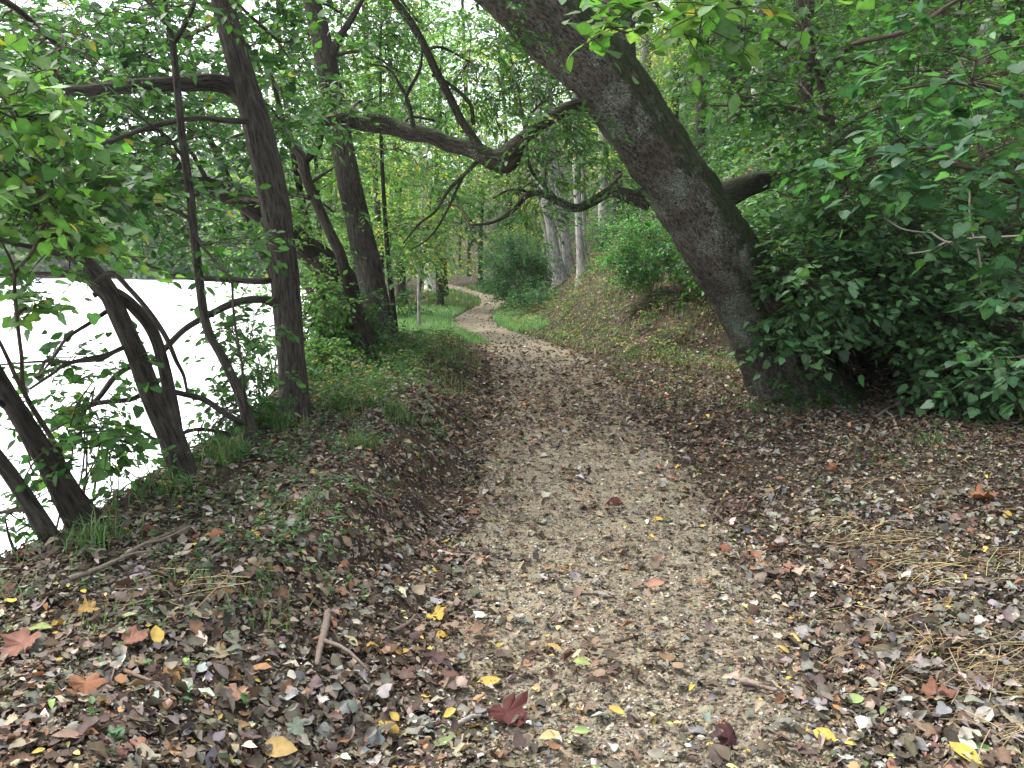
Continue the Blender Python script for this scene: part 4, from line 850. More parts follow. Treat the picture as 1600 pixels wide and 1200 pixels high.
GO = 'leafy trees overhanging the river'
def overhang(label, base, lst, blobs, seed, pal, size=.1):
    return tree('overhanging_tree', label, 'tree', lst, (), blobs, (), M_BARK_D, M_LEAF, size, LB, pal, seed, GO, 12, 40, .04, .25, nl=5, ntw=10, rc=.42, tw_len=.36, flat=.4)
overhang('leafy tree hanging over the water at the left, behind the level limb', None, [(470, 530, 11.5, 16), (430, 440, 11.4, 13), (380, 330, 11.2, 12), (320, 200, 11, 10), (260, 50, 10.8, 6)],
         [(330, 120, 11, 120, 90, 1.0, 9), (170, 120, 10.5, 130, 90, 1.0, 9), (280, 220, 10.8, 140, 60, .8, 6), (60, 60, 10.5, 130, 90, 1, 7)], 141, PAL_MID)
overhang('leafy tree showing between the two grey furrowed trunks at the top', None, [(515, 530, 12.5, 14), (490, 400, 12.4, 12), (460, 250, 12.2, 10), (440, 100, 12, 7), (430, -60, 12, 4)],
         [(450, 100, 12, 70, 110, .9, 7), (440, 260, 12, 60, 70, .7, 4), (400, 20, 12, 110, 60, .9, 5), (520, 250, 12.5, 50, 60, .6, 3)], 143, PAL_LIGHT)
overhang('light green tree far out on the river side, left of the thick mossy trunk', None, [(505, 490, 17, 12), (450, 400, 17, 11), (390, 300, 16.8, 9), (330, 180, 16.5, 7), (290, 60, 16.5, 4)],
         [(330, 130, 16.5, 150, 70, 1.3, 8), (420, 330, 16.8, 70, 50, .8, 4), (200, 60, 16.5, 150, 70, 1.3, 7), (480, 420, 17, 40, 50, .6, 3), (340, 370, 16.5, 60, 25, .5, 3)], 144, PAL_LIGHT, .12)
for i, (px, y, w, h, n, lab) in enumerate([
    (1130, 13.5, .9, .7, 18, 'undergrowth shrub tucked behind the leaning trunk at knee height'),
    (1060, 26, 1.8, 1.3, 26, 'undergrowth shrub high on the slope left of the leaning trunk'),
    (1000, 40, 2.6, 1.8, 30, 'undergrowth shrub far up the slope between pale clump and leaning trunk'),
    (1250, 24, 2.0, 1.3, 30, 'undergrowth shrub high behind the dark right limb'),
    (1350, 24, 2.2, 1.4, 32, 'undergrowth shrub high on the hillside above the thicket'),
    (1500, 18, 2.0, 1.3, 32, 'undergrowth shrub beside the high grey trunk at the upper right'),
    (1180, 40, 3.0, 2.0, 34, 'undergrowth shrub at the top of the visible hillside')]):
    b = at(px, y)
    shrub(lab, b, [], size=.11, pal=(PAL_DEEP, PAL_DARK, PAL_ASH)[i % 3], seed=150 + i, stems=8, tp=SL, rc=.4, ntw=13, group=GS, wblobs=[(b + np.array([0, 0, h]), (w, w * .7, h), n)], name='undergrowth_shrub')
for i, (px, y, h, cr, pl, lab) in enumerate([
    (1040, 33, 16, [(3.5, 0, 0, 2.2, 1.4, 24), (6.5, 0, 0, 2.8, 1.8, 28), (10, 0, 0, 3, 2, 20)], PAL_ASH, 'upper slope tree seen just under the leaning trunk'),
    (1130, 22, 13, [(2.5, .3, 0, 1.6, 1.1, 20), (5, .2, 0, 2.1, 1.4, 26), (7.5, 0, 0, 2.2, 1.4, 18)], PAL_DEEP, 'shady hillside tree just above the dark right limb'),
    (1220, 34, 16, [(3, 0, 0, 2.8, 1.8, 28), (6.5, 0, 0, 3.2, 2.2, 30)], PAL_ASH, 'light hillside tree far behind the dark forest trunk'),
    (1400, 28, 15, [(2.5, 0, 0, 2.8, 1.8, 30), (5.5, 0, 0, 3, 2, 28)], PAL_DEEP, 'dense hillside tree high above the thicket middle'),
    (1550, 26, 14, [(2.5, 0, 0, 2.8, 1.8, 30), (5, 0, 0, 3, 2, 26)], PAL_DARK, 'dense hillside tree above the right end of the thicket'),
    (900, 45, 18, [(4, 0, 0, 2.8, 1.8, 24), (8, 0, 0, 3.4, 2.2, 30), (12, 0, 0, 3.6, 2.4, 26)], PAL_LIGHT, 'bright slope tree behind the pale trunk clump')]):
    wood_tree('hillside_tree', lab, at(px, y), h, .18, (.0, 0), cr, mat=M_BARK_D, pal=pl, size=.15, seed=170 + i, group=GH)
for i, (px, y, h, cr, pl, lab) in enumerate([
    (600, 20, 9, [(1.8, -.2, 0, 1.0, .8, 14), (3.6, 0, 0, 1.2, 1, 12)], PAL_LIGHT, 'leafy bank tree right behind the second grey trunk'),
    (560, 27, 10, [(2, 0, 0, 1.6, 1.1, 20), (4.2, .2, 0, 2, 1.4, 24), (6.6, .2, 0, 2.1, 1.4, 20)], PAL_LIGHT, 'leafy bank tree left behind the second grey trunk'),
    (690, 24, 7, [(1.9, -.5, 0, .7, .5, 8), (3.4, 0, 0, 1.0, .8, 9)], PAL_ASH, 'leafy bank tree whose crown hangs below the elbow of the broken limb'),
    (660, 45, 17, [(4, 0, 0, 2.4, 1.8, 22), (8, 0, 0, 3, 2, 26), (12, .5, 0, 3, 2, 16)], PAL_LIGHT, 'tall bank tree beyond the white barked sycamore')]):
    wood_tree('bank_tree', lab, at(px, y), h, .1, (.0, 0), cr, mat=M_BARK_D, pal=pl, size=.12 if y < 40 else .2, seed=190 + i, group=GB)

GW = 'weed clumps on the bank top'
for i, (px, py, y, rx, ry, n, pl, lab) in enumerate([
    (540, 545, 9.6, 50, 32, 13, PAL_LIGHT, 'light green weed clump between the forked trunk foot and the grey trunk'),
    (610, 600, 9.2, 50, 22, 9, PAL_ASH, 'weed clump on the bank crest below the second grey trunk'),
    (670, 575, 10.3, 45, 18, 8, PAL_MID, 'weed clump on the bank top above the shaded bank face'),
    (585, 625, 8.4, 40, 18, 8, PAL_LIGHT, 'pale green weed clump on the bank crest, nearest the shaded bank face'),
    (500, 570, 8.6, 40, 40, 12, PAL_MID, 'tall weed clump close behind the grey furrowed trunk'),
    (560, 565, 9.9, 45, 25, 10, PAL_BLUE, 'blue green weed clump in front of the forked trunk foot'),
    (520, 600, 8.3, 45, 25, 9, PAL_MID, 'weed clump on the bank just right of the grey furrowed trunk'),
    (575, 580, 9.3, 45, 25, 9, PAL_DEEP, 'dark weed clump at the foot of the second grey trunk'),
    (650, 560, 10.6, 40, 20, 8, PAL_MID, 'weed clump right of the second grey trunk foot'),
    (705, 540, 11.8, 32, 13, 6, PAL_ASH, 'weed clump at the tip of the bank where the path bends'),
    (560, 640, 7.6, 45, 18, 6, PAL_ASH, 'sparse weed clump among litter on the bank, nearest the camera'),
    (500, 655, 7.0, 30, 18, 5, PAL_MID, 'small weed clump beside the foot of the grey furrowed trunk')]):
    base = P(px, py, y); base[2] = hz(base[0], y)
    shrub(lab, base, [(px, py - 6, y, rx, ry, .3, n)], size=.042, pal=pl, seed=210 + i, stems=6, group=GW, name='weed_clump', cat='weeds', rc=.14, ntw=9, tw_len=.17, sr=.004)
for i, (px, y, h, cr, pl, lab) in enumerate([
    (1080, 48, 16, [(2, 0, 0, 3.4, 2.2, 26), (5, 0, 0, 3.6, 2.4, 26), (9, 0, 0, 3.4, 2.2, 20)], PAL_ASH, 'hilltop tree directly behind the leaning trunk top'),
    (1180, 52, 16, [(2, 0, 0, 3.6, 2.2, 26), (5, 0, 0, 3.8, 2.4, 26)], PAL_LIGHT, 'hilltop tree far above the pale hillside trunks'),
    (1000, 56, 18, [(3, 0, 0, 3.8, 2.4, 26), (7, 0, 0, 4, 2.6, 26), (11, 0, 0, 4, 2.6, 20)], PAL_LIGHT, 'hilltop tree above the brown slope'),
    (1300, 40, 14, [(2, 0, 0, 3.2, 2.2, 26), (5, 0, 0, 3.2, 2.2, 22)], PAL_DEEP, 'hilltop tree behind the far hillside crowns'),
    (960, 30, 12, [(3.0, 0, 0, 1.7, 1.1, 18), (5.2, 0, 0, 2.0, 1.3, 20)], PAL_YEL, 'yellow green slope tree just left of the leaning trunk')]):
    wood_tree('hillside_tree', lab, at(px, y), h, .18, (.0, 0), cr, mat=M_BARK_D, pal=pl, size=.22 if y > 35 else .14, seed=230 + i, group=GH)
# ================================================================== GROUND COVER (stuff)
PAL_LIT = palette([(.158, .141, .112), (.066, .055, .042), (.23, .193, .135), (.12, .095, .07), (.17, .098, .055), (.3, .285, .24), (.19, .186, .17), (.34, .25, .06), (.085, .12, .05)], [8, 9, 2.6, 6, 2.0, .7, 2.6, .3, .4], .36)
PAL_LIT_R = palette([(.13, .086, .06), (.078, .057, .044), (.17, .098, .06), (.2, .16, .112), (.095, .072, .06)], [4, 5, 2, 2.5, 3], .32)

def scatter(n, ymin, ymax, power, r, margin=1.0, xmax=9):
    u = r.uniform(0, 1, n)
    a = 1 - power if abs(1 - power) > 1e-3 else 1e-3
    y = (ymin ** a + u * (ymax ** a - ymin ** a)) ** (1 / a)
    hw_ = .66 * y + margin
    x = r.uniform(-1, 1, n) * hw_
    return x, y

def lay(geo, x, y, tps, size, pal, r, tilt=.28, lift=.02, flat=(1, 1, 1), zf=None, up=0.0):
    nm = normals_at(x, y); n = len(x)
    z = (H(x, y) if zf is None else zf(x, y))
    Z = nrm(nm + r.normal(0, tilt, (n, 3))); Y = nrm(np.cross(Z, r.normal(0, 1, (n, 3)))); X = np.cross(Y, Z)
    pos = np.stack([x, y, z + .004 + r.uniform(0, 1, n) ** 2 * lift + up], -1)
    col = pal(n, r)
    k = r.integers(0, len(tps), n)
    for i, tp in enumerate(tps):
        m = k == i
        inst(geo, tp, pos[m], X[m], Y[m], Z[m], np.asarray(size[m])[:, None] * np.array(flat)[None], col[m])

def zsurf(x, y): return np.maximum(H(x, y), np.where(np.abs(x - xc(y)) < hw(y) * 1.2, zpath(x, y), -9))

r = np.random.default_rng(201)
def litter_density(x, y):
    d = (x - xc(y)) / hw(y); a = np.abs(d)
    n = wob(x, y, .8, 51)
    core = np.interp(y, [2, 4, 7, 10, 14, 18, 30], [.25, .35, .6, .8, .5, .15, .2])
    p = core + (1 - core) * sm(.45, 1.05, a + .2 * n)
    p = p * np.clip(.72 + .5 * wob(x, y, .55, 52), .12, 1)
    s = xb(y) - .25 - x
    p = np.where(s > 0, 0, p)
    return np.clip(p, 0, 1)
gl = Geo()
# near: full curled leaves
x, y = scatter(220000, 1.3, 10, 1.0, r, 2.4)
k = r.uniform(0, 1, len(x)) > sm(7, 10, y); x, y = x[k], y[k]
k = r.uniform(0, 1, len(x)) < litter_density(x, y); x, y = x[k], y[k]
red = sm(-.2, .6, wob(x, y, 1.4, 55) + .5 * np.exp(-((np.abs(x - xc(y)) / hw(y) - 1.1) / .4) ** 2) - .35) > r.uniform(0, 1, len(x))
for m, pl in ((red, PAL_LIT_R), (~red, PAL_LIT)):
    lay(gl, x[m], y[m], CURL, r.lognormal(math.log(.027), .5, m.sum()).clip(.009, .075), pl, r, .26, .028, zf=zsurf)
# crumbs
x, y = scatter(190000, 1.4, 11, 1.25, r, 2.0)
k = r.uniform(0, 1, len(x)) > sm(7, 11, y); x, y = x[k], y[k]
k = r.uniform(0, 1, len(x)) < (.16 + .84 * litter_density(x, y)) * (x > xb(y) - .1); x, y = x[k], y[k]
lay(gl, x, y, [SL, SLN], r.uniform(.008, .026, len(x)), PAL_LIT, r, .5, .02, zf=zsurf)
# lobed leaves
x, y = scatter(2600, 1.8, 9, 1.1, r, .8)
k = r.uniform(0, 1, len(x)) < litter_density(x, y) ** 2; x, y = x[k], y[k]
LBL = [lobed(.25, .25, 5), lobed(.5, .3, 6, 1.6), lobed(.2, -.3, 7, 1.6)]
lay(gl, x, y, LBL, r.uniform(.035, .075, len(x)), PAL_LIT_R, r, .3, .03, zf=zsurf)
# mid and far
x, y = scatter(220000, 6, 42, 1.15, r, 3)
k = r.uniform(0, 1, len(x)) < sm(6, 8.5, y); x, y = x[k], y[k]
k = r.uniform(0, 1, len(x)) < litter_density(x, y) * np.where(x > xs(y) + 8, .3, 1); x, y = x[k], y[k]
green = (sm(.15, .9, x - xs(y) + .6 * wob(x, y, 1.5, 57)) * (1 - sm(2.0, 3.6, x - xs(y)))) * (y < 24) * .3 > r.uniform(0, 1, len(x)); x, y = x[~green], y[~green]
red = r.uniform(0, 1, len(x)) < .55
for m, pl in ((red, PAL_LIT_R), (~red, PAL_LIT)):
    lay(gl, x[m], y[m], [SL, CURL[0], CURL[2]], r.uniform(.035, .085, m.sum()), pl, r, .35, .04, zf=zsurf)

# big curled grey leaves drifted at the right
for px, py, n, sx in [(1450, 1000, 150, .28), (1540, 940, 110, .3), (1350, 880, 110, .35), (1400, 1080, 110, .28), (1250, 800, 80, .4), (1530, 1110, 120, .22), (1480, 830, 110, .4), (600, 1120, 50, .22), (480, 1100, 40, .2)]:
    p = G(px, py); xx = p[0] + r.normal(0, sx, n); yy = p[1] + r.normal(0, sx * .7, n)
    lay(gl, xx, yy, [CURL[0], CURL[1], CURL[2], CURL[7], CURL[8], LBL[1]], r.uniform(.03, .068, n), palette([(.19, .18, .16), (.27, .255, .225), (.13, .122, .11), (.1, .077, .06), (.17, .145, .115)], [4, 1.2, 3, 2, 3], .25), r, .45, .05, zf=zsurf, up=.01)
tag(gl.build('leaf_litter', M_LITTER), 'brown and grey fallen leaves covering the path edges and slopes', 'leaf litter', kind='stuff')

# yellow and green single fallen leaves scattered over the litter (countless small ones)
gl = Geo()
x, y = scatter(800, 1.9, 14, .9, r, .6)
k = (x > xb(y)); x, y = x[k], y[k]
lay(gl, x, y, [OV, CURL[5], CURL[0]], r.uniform(.016, .038, len(x)), palette([(.4, .29, .07), (.44, .36, .15), (.25, .28, .09), (.3, .15, .07), (.4, .37, .27)], [4, 3, 2, 2, 2], .15), r, .2, .03, zf=zsurf, up=.012)
tag(gl.build('fallen_leaves', M_LITTER), 'small yellow and lime leaves freshly fallen on the litter', 'fallen leaves', kind='stuff')

# gravel
ico_v = []
t_ = (1 + 5 ** .5) / 2
for a in (-1, 1):
    for b in (-t_, t_): ico_v += [(a, b, 0), (0, a, b), (b, 0, a)]
ico_v = nrm(np.array(ico_v, float))
def hull_tris(v):
    out = []
    for i in range(12):
        for j in range(i + 1, 12):
            for k in range(j + 1, 12):
                n = np.cross(v[j] - v[i], v[k] - v[i]); s = (v - v[i]) @ n
                if (s < 1e-6).all(): out.append((i, j, k))
                elif (s > -1e-6).all(): out.append((i, k, j))
    return out
IT = hull_tris(ico_v)
def pebble(seed):
    rr = np.random.default_rng(seed); v = ico_v * rr.uniform(.72, 1.2, (12, 1)) * .5
    return tpl(v, IT)
PEB = [pebble(i) for i in range(6)]
PAL_PEB = palette([(.118, .1, .074), (.185, .156, .108), (.27, .24, .17), (.15, .15, .14), (.45, .44, .39), (.08, .066, .05)], [4, 4, 2.4, 3, 1.1, 4], .25)
g = Geo()
x, y = scatter(70000, 1.7, 10, 1.3, r, .5)
d = np.abs(x - xc(y)) / hw(y)
k = r.uniform(0, 1, len(x)) < (1 - sm(.5, 1.25, d + .2 * wob(x, y, .5, 61))); x, y = x[k], y[k]
lay(g, x, y, PEB, r.lognormal(math.log(.009), .42, len(x)).clip(.004, .028), PAL_PEB, r, .5, .0, flat=(1, 1.15, .7), zf=zpath, up=-.003)
tag(g.build('gravel', M_STONE), 'small tan and grey gravel worn into the path', 'gravel', kind='stuff')

PAL_DRYG = palette([(.22, .18, .09), (.3, .24, .14), (.13, .15, .05), (.1, .15, .05)], [3, 2, 3, 3])
# low undergrowth covering the wooded hillside
g = Geo()
n = 9000
y = r.uniform(0, 1, n) ** 1.4 * 62 + 9.5; x = xs(y) + 2.9 + r.uniform(0, 1, n) * (4 + y * .62) - 1.6 * (r.uniform(0, 1, n) < .3)
k = wob(x, y, 2.4, 71) > -.38; x, y = x[k], y[k]
far = y > 42; x2 = r.uniform(-14, 14, 900) - 3; y2 = r.uniform(46, 85, 900); kk = np.abs(x2 - xc(y2)) > .6; x = np.concatenate([x, x2[kk]]); y = np.concatenate([y, y2[kk]])
k = ~((y > 14) & (y < 26) & (x > .5) & (x < 2.6)); x, y = x[k], y[k]      # the pale trunks stand in a clear spot
b0 = np.stack([x, y, H(x, y)], -1)
for j in range(7):
    m = len(x); a_ = r.uniform(0, 6.28, m)
    off = np.stack([np.cos(a_), np.sin(a_), np.zeros(m)], -1) * r.uniform(.05, .5, (m, 1)); off[:, 2] = r.uniform(.1, .85, m)
    sprays(g, None, b0 + off, nrm(np.stack([np.cos(a_), np.sin(a_), r.uniform(-.2, .5, m)], -1)), r.uniform(.25, .5, m), 6, .11, SL, (PAL_DEEP, PAL_DARK, PAL_ASH)[j % 3], r, .3, .45)
# weeds among the leaves of the near slope
n = 1500; y = r.uniform(10.5, 23, n); x = xs(y) + r.uniform(-.3, 3.2, n); k = wob(x, y, .9, 322) > -.05; x, y = x[k], y[k]; m = len(x)
for j in range(4):
    a_ = r.uniform(0, 6.28, m); hh = r.uniform(.03, .22, m)
    sprays(g, None, np.stack([x, y, H(x, y) + hh], -1), nrm(np.stack([np.cos(a_), np.sin(a_), r.uniform(0, .9, m)], -1)), r.uniform(.1, .28, m), 6, .05, SL, (PAL_ASH, PAL_DRYG, PAL_DRYG, PAL_MID)[j], r, .3, .45)
n = 1000; y = r.uniform(6.6, 13.5, n); w_ = np.minimum(r.uniform(0, 1, n), r.uniform(0, 1, n)); x = xb(y) + .05 + w_ * (xc(y) - 1.0 - xb(y)); k = wob(x, y, .8, 324) > -.3 + .5 * w_; x, y = x[k], y[k]; m = len(x)
for j in range(4):
    a_ = r.uniform(0, 6.28, m); hh = r.uniform(.03, .3, m) * np.interp(x - xb(y), [0, 1.2], [1, .45])
    sprays(g, None, np.stack([x, y, H(x, y) + hh], -1), nrm(np.stack([np.cos(a_), np.sin(a_), r.uniform(0, .9, m)], -1)), r.uniform(.08, .22, m), 6, .04, SL, (PAL_ASH, PAL_MID, PAL_DRYG, PAL_DEEP)[j], r, .3, .45)
tag(g.build('undergrowth', M_LEAF), 'low green undergrowth on the wooded hillside, the slope and the river bank', 'undergrowth', kind='stuff')

# grass and straw
def blades(geo, x, y, h, w, pal, r, lean=.5, up=0.0, zf=H):
    n = len(x); z = zf(x, y)
    a = r.uniform(0, 6.28, n); dr = np.stack([np.cos(a), np.sin(a), np.zeros(n)], -1)
    sd = np.stack([-np.sin(a), np.cos(a), np.zeros(n)], -1)
    b = np.stack([x, y, z + up], -1); UP = np.array([0, 0, 1.])
    ln = (lean * r.uniform(.2, 1.5, n))[:, None]
    hh = h[:, None]; ww = w[:, None]
    p1 = b + hh * .5 * (UP + ln * .45 * dr); p2 = b + hh * (.92 * UP / np.sqrt(1 + ln * ln) + ln * .9 * dr)
    v = np.stack([b - sd * ww / 2, b + sd * ww / 2, p1 - sd * ww * .4, p1 + sd * ww * .4, p2], 1).reshape(-1, 3)
    o = (np.arange(n) * 5)[:, None]
    q = np.array([[0, 1, 3, 2]]) + o; t = np.array([[2, 3, 4]]) + o
    geo.add(v, t, q, np.repeat(pal(n, r), 5, 0))
PAL_GR = palette([(.06, .13, .035), (.09, .17, .05), (.12, .2, .07), (.18, .17, .07)], [4, 4, 2, 1])
PAL_GRB = palette([(.13, .27, .1), (.18, .33, .13), (.24, .36, .16)], [4, 4, 2])  # lighter grass colours, painting in the stronger light at the path bend
PAL_ST = palette([(.36, .28, .14), (.46, .37, .2), (.25, .18, .09)], [4, 3, 2])
g = Geo()
def band(n, ya, yb, da, db, h, w, pal, lean=.5, seed=0, thresh=-.3, sc=1.3):
    y = r.uniform(ya, yb, n); d = r.uniform(da, db, n); x = xc(y) + d
    k = wob(x, y, sc, 300 + seed) > thresh; x, y = x[k], y[k]
    blades(g, x, y, r.uniform(.5, 1.2, len(x)) * h, np.full(len(x), w), pal, r, lean)
band(14000, 14.8, 24, -2.6, -.5, .16, .012, PAL_GRB, seed=1, thresh=-.6)      # grass inside the left bend
band(5000, 24, 36, -2.2, -.42, .16, .016, PAL_GR, seed=2)
band(6000, 17, 22.5, .5, 1.3, .18, .012, PAL_GRB, seed=3, thresh=-.5)         # inside the right bend
band(5000, 22, 40, .42, 1.3, .2, .016, PAL_GR, seed=4)
band(2200, 9, 15, -2.3, -.95, .18, .007, PAL_DRYG, seed=5, thresh=0)                     # bank top
band(1000, 5.5, 10, -2.6, -1.7, .2, .006, PAL_DRYG, seed=6, thresh=0)
band(350, 2.5, 6, -2.8, -2.2, .16, .004, PAL_GR, seed=7, thresh=-.1, lean=1.1)
# right slope
y = r.uniform(10.5, 22, 8000); x = xs(y) + r.uniform(-.2, 3.0, len(y))
k = wob(x, y, 1.1, 320) > -.1; x, y = x[k], y[k]
blades(g, x, y, r.uniform(.05, .2, len(x)), np.full(len(x), .008), PAL_DRYG, r, 1.1)
y = r.uniform(8.5, 13, 4500); x = xc(y) + r.uniform(.8, 2.8, len(y)); k = wob(x, y, .7, 321) > .2; x, y = x[k], y[k]
blades(g, x, y, r.uniform(.04, .12, len(x)), np.full(len(x), .006), PAL_GR, r, .7)
# near tufts on the left berm
for px, py, n, h in [(405, 950, 40, .12), (425, 965, 30, .1), (470, 800, 60, .1), (310, 905, 50, .09), (160, 975, 40, .08), (560, 700, 120, .14), (620, 650, 160, .16), (540, 640, 200, .2), (350, 720, 160, .2), (440, 670, 160, .18), (150, 850, 120, .16), (270, 770, 120, .15), (1240, 645, 90, .1), (1440, 690, 90, .1), (1180, 640, 120, .1), (1330, 700, 60, .08)]:
    p = G(px, py); xx = p[0] + r.normal(0, .07, n); yy = p[1] + r.normal(0, .08, n)
    blades(g, xx, yy, r.uniform(.5, 1.2, n) * h, np.full(n, .006), PAL_GR, r, .8)
tag(g.build('grass', M_GRASS), 'grass growing along the path edges and on the bank', 'grass', kind='stuff')
g = Geo()
for px, py, n, sx in [(1440, 900, 160, .22), (1350, 855, 110, .2), (1560, 1080, 220, .2), (1500, 1060, 120, .25), (1530, 900, 120, .25), (1600, 1150, 120, .2), (1290, 840, 60, .2), (1400, 780, 70, .25), (230, 945, 40, .15), (1380, 990, 50, .2)]:
    n = int(n * .5)
    p = G(px, py); xx = p[0] + r.normal(0, sx, n); yy = p[1] + r.normal(0, sx * .7, n)
    a = r.normal(.3, .5, n); L = r.uniform(.08, .26, n)
    st = np.stack([np.cos(a), np.sin(a), r.normal(.05, .12, n)], -1)
    b = np.stack([xx, yy, H(xx, yy) + r.uniform(.012, .05, n)], -1); e = b + st * L[:, None]; m = (b + e) / 2 + r.normal(0, .012, (n, 3)); m[:, 2] += .008
    sd = np.stack([-np.sin(a), np.cos(a), np.zeros(n)], -1) * .0016; up_ = np.array([0, 0, .0022])
    v = np.stack([b - sd, b + sd, b + up_, m - sd, m + sd, m + up_, e - sd, e + sd, e + up_], 1).reshape(-1, 3)
    q = np.array([[i * 3 + j, i * 3 + (j + 1) % 3, i * 3 + 3 + (j + 1) % 3, i * 3 + 3 + j] for i in range(2) for j in range(3)])
    g.add(v, None, (q[None] + (np.arange(n) * 9)[:, None, None]).reshape(-1, 4), np.repeat(PAL_ST(n, r), 9, 0))
tag(g.build('straw', M_GRASS), 'dry yellow straw lying among the leaves at the right', 'straw', kind='stuff')

# seedlings and creeping ground cover
g = Geo()
def seedlings(px, py, n, sp, size, pal=PAL_MID):
    n = max(3, int(n * .7)); size = size * .95
    p = G(px, py); xx = p[0] + r.normal(0, sp, n) * 1.2; yy = p[1] + r.normal(0, sp, n) * 1.2
    b = np.stack([xx, yy, H(xx, yy) + r.uniform(.02, .07, n)], -1)
    for k in range(5):
        a = r.uniform(0, 6.28, n); Y = nrm(np.stack([np.cos(a), np.sin(a), r.uniform(-.1, .5, n)], -1)); Z = np.array([0, 0, 1.]) + r.normal(0, .3, (n, 3)); Z = nrm(Z - Y * (Z * Y).sum(1, keepdims=True)); X = np.cross(Y, Z)
        inst(g, OV, b + np.array([0, 0, .012 * k]) * r.uniform(.2, 1, (n, 1)), X, Y, Z, size * r.uniform(.6, 1.3, n), pal(n, r))
for a in [(430, 840, 70, .18, .028), (350, 800, 60, .25, .025), (500, 800, 50, .2, .026), (420, 760, 60, .3, .026), (250, 880, 40, .2, .026), (470, 870, 44, .12, .03), (330, 1000, 12, .1, .025), (250, 1030, 8, .08, .025), (380, 790, 34, .2, .026), (300, 830, 26, .2, .025), (540, 765, 14, .08, .05), (560, 700, 30, .2, .028), (470, 720, 40, .25, .03), (640, 680, 30, .25, .028), (200, 1160, 7, .1, .03), (350, 1110, 6, .08, .025), (140, 900, 16, .15, .025), (1265, 640, 40, .2, .035), (1330, 650, 30, .2, .035), (1310, 790, 10, .12, .035), (1480, 720, 24, .3, .035), (1390, 735, 14, .12, .04), (1560, 690, 30, .25, .04), (1180, 690, 14, .2, .03), (960, 620, 20, .3, .03), (1030, 580, 40, .4, .03), (900, 515, 60, .5, .05), (850, 505, 60, .4, .05), (1000, 500, 60, .6, .05), (690, 610, 20, .3, .03), (480, 760, 20, .2, .03)]:
    seedlings(*a)
for px, py, n, sp in [(900, 500, 160, .6), (960, 480, 160, .6), (1020, 490, 140, .5), (1080, 500, 120, .4), (860, 490, 120, .5), (940, 450, 120, .5), (1000, 540, 60, .5), (520, 640, 240, .35), (580, 600, 240, .4), (640, 570, 200, .4), (700, 560, 120, .35), (480, 680, 120, .3), (420, 720, 70, .2)]:
    seedlings(px, py, n, sp, .035, PAL_MID)
tag(g.build('ground_cover', M_LEAF), 'small green seedlings and creeping weeds on the bank and path edge', 'ground cover', kind='stuff')

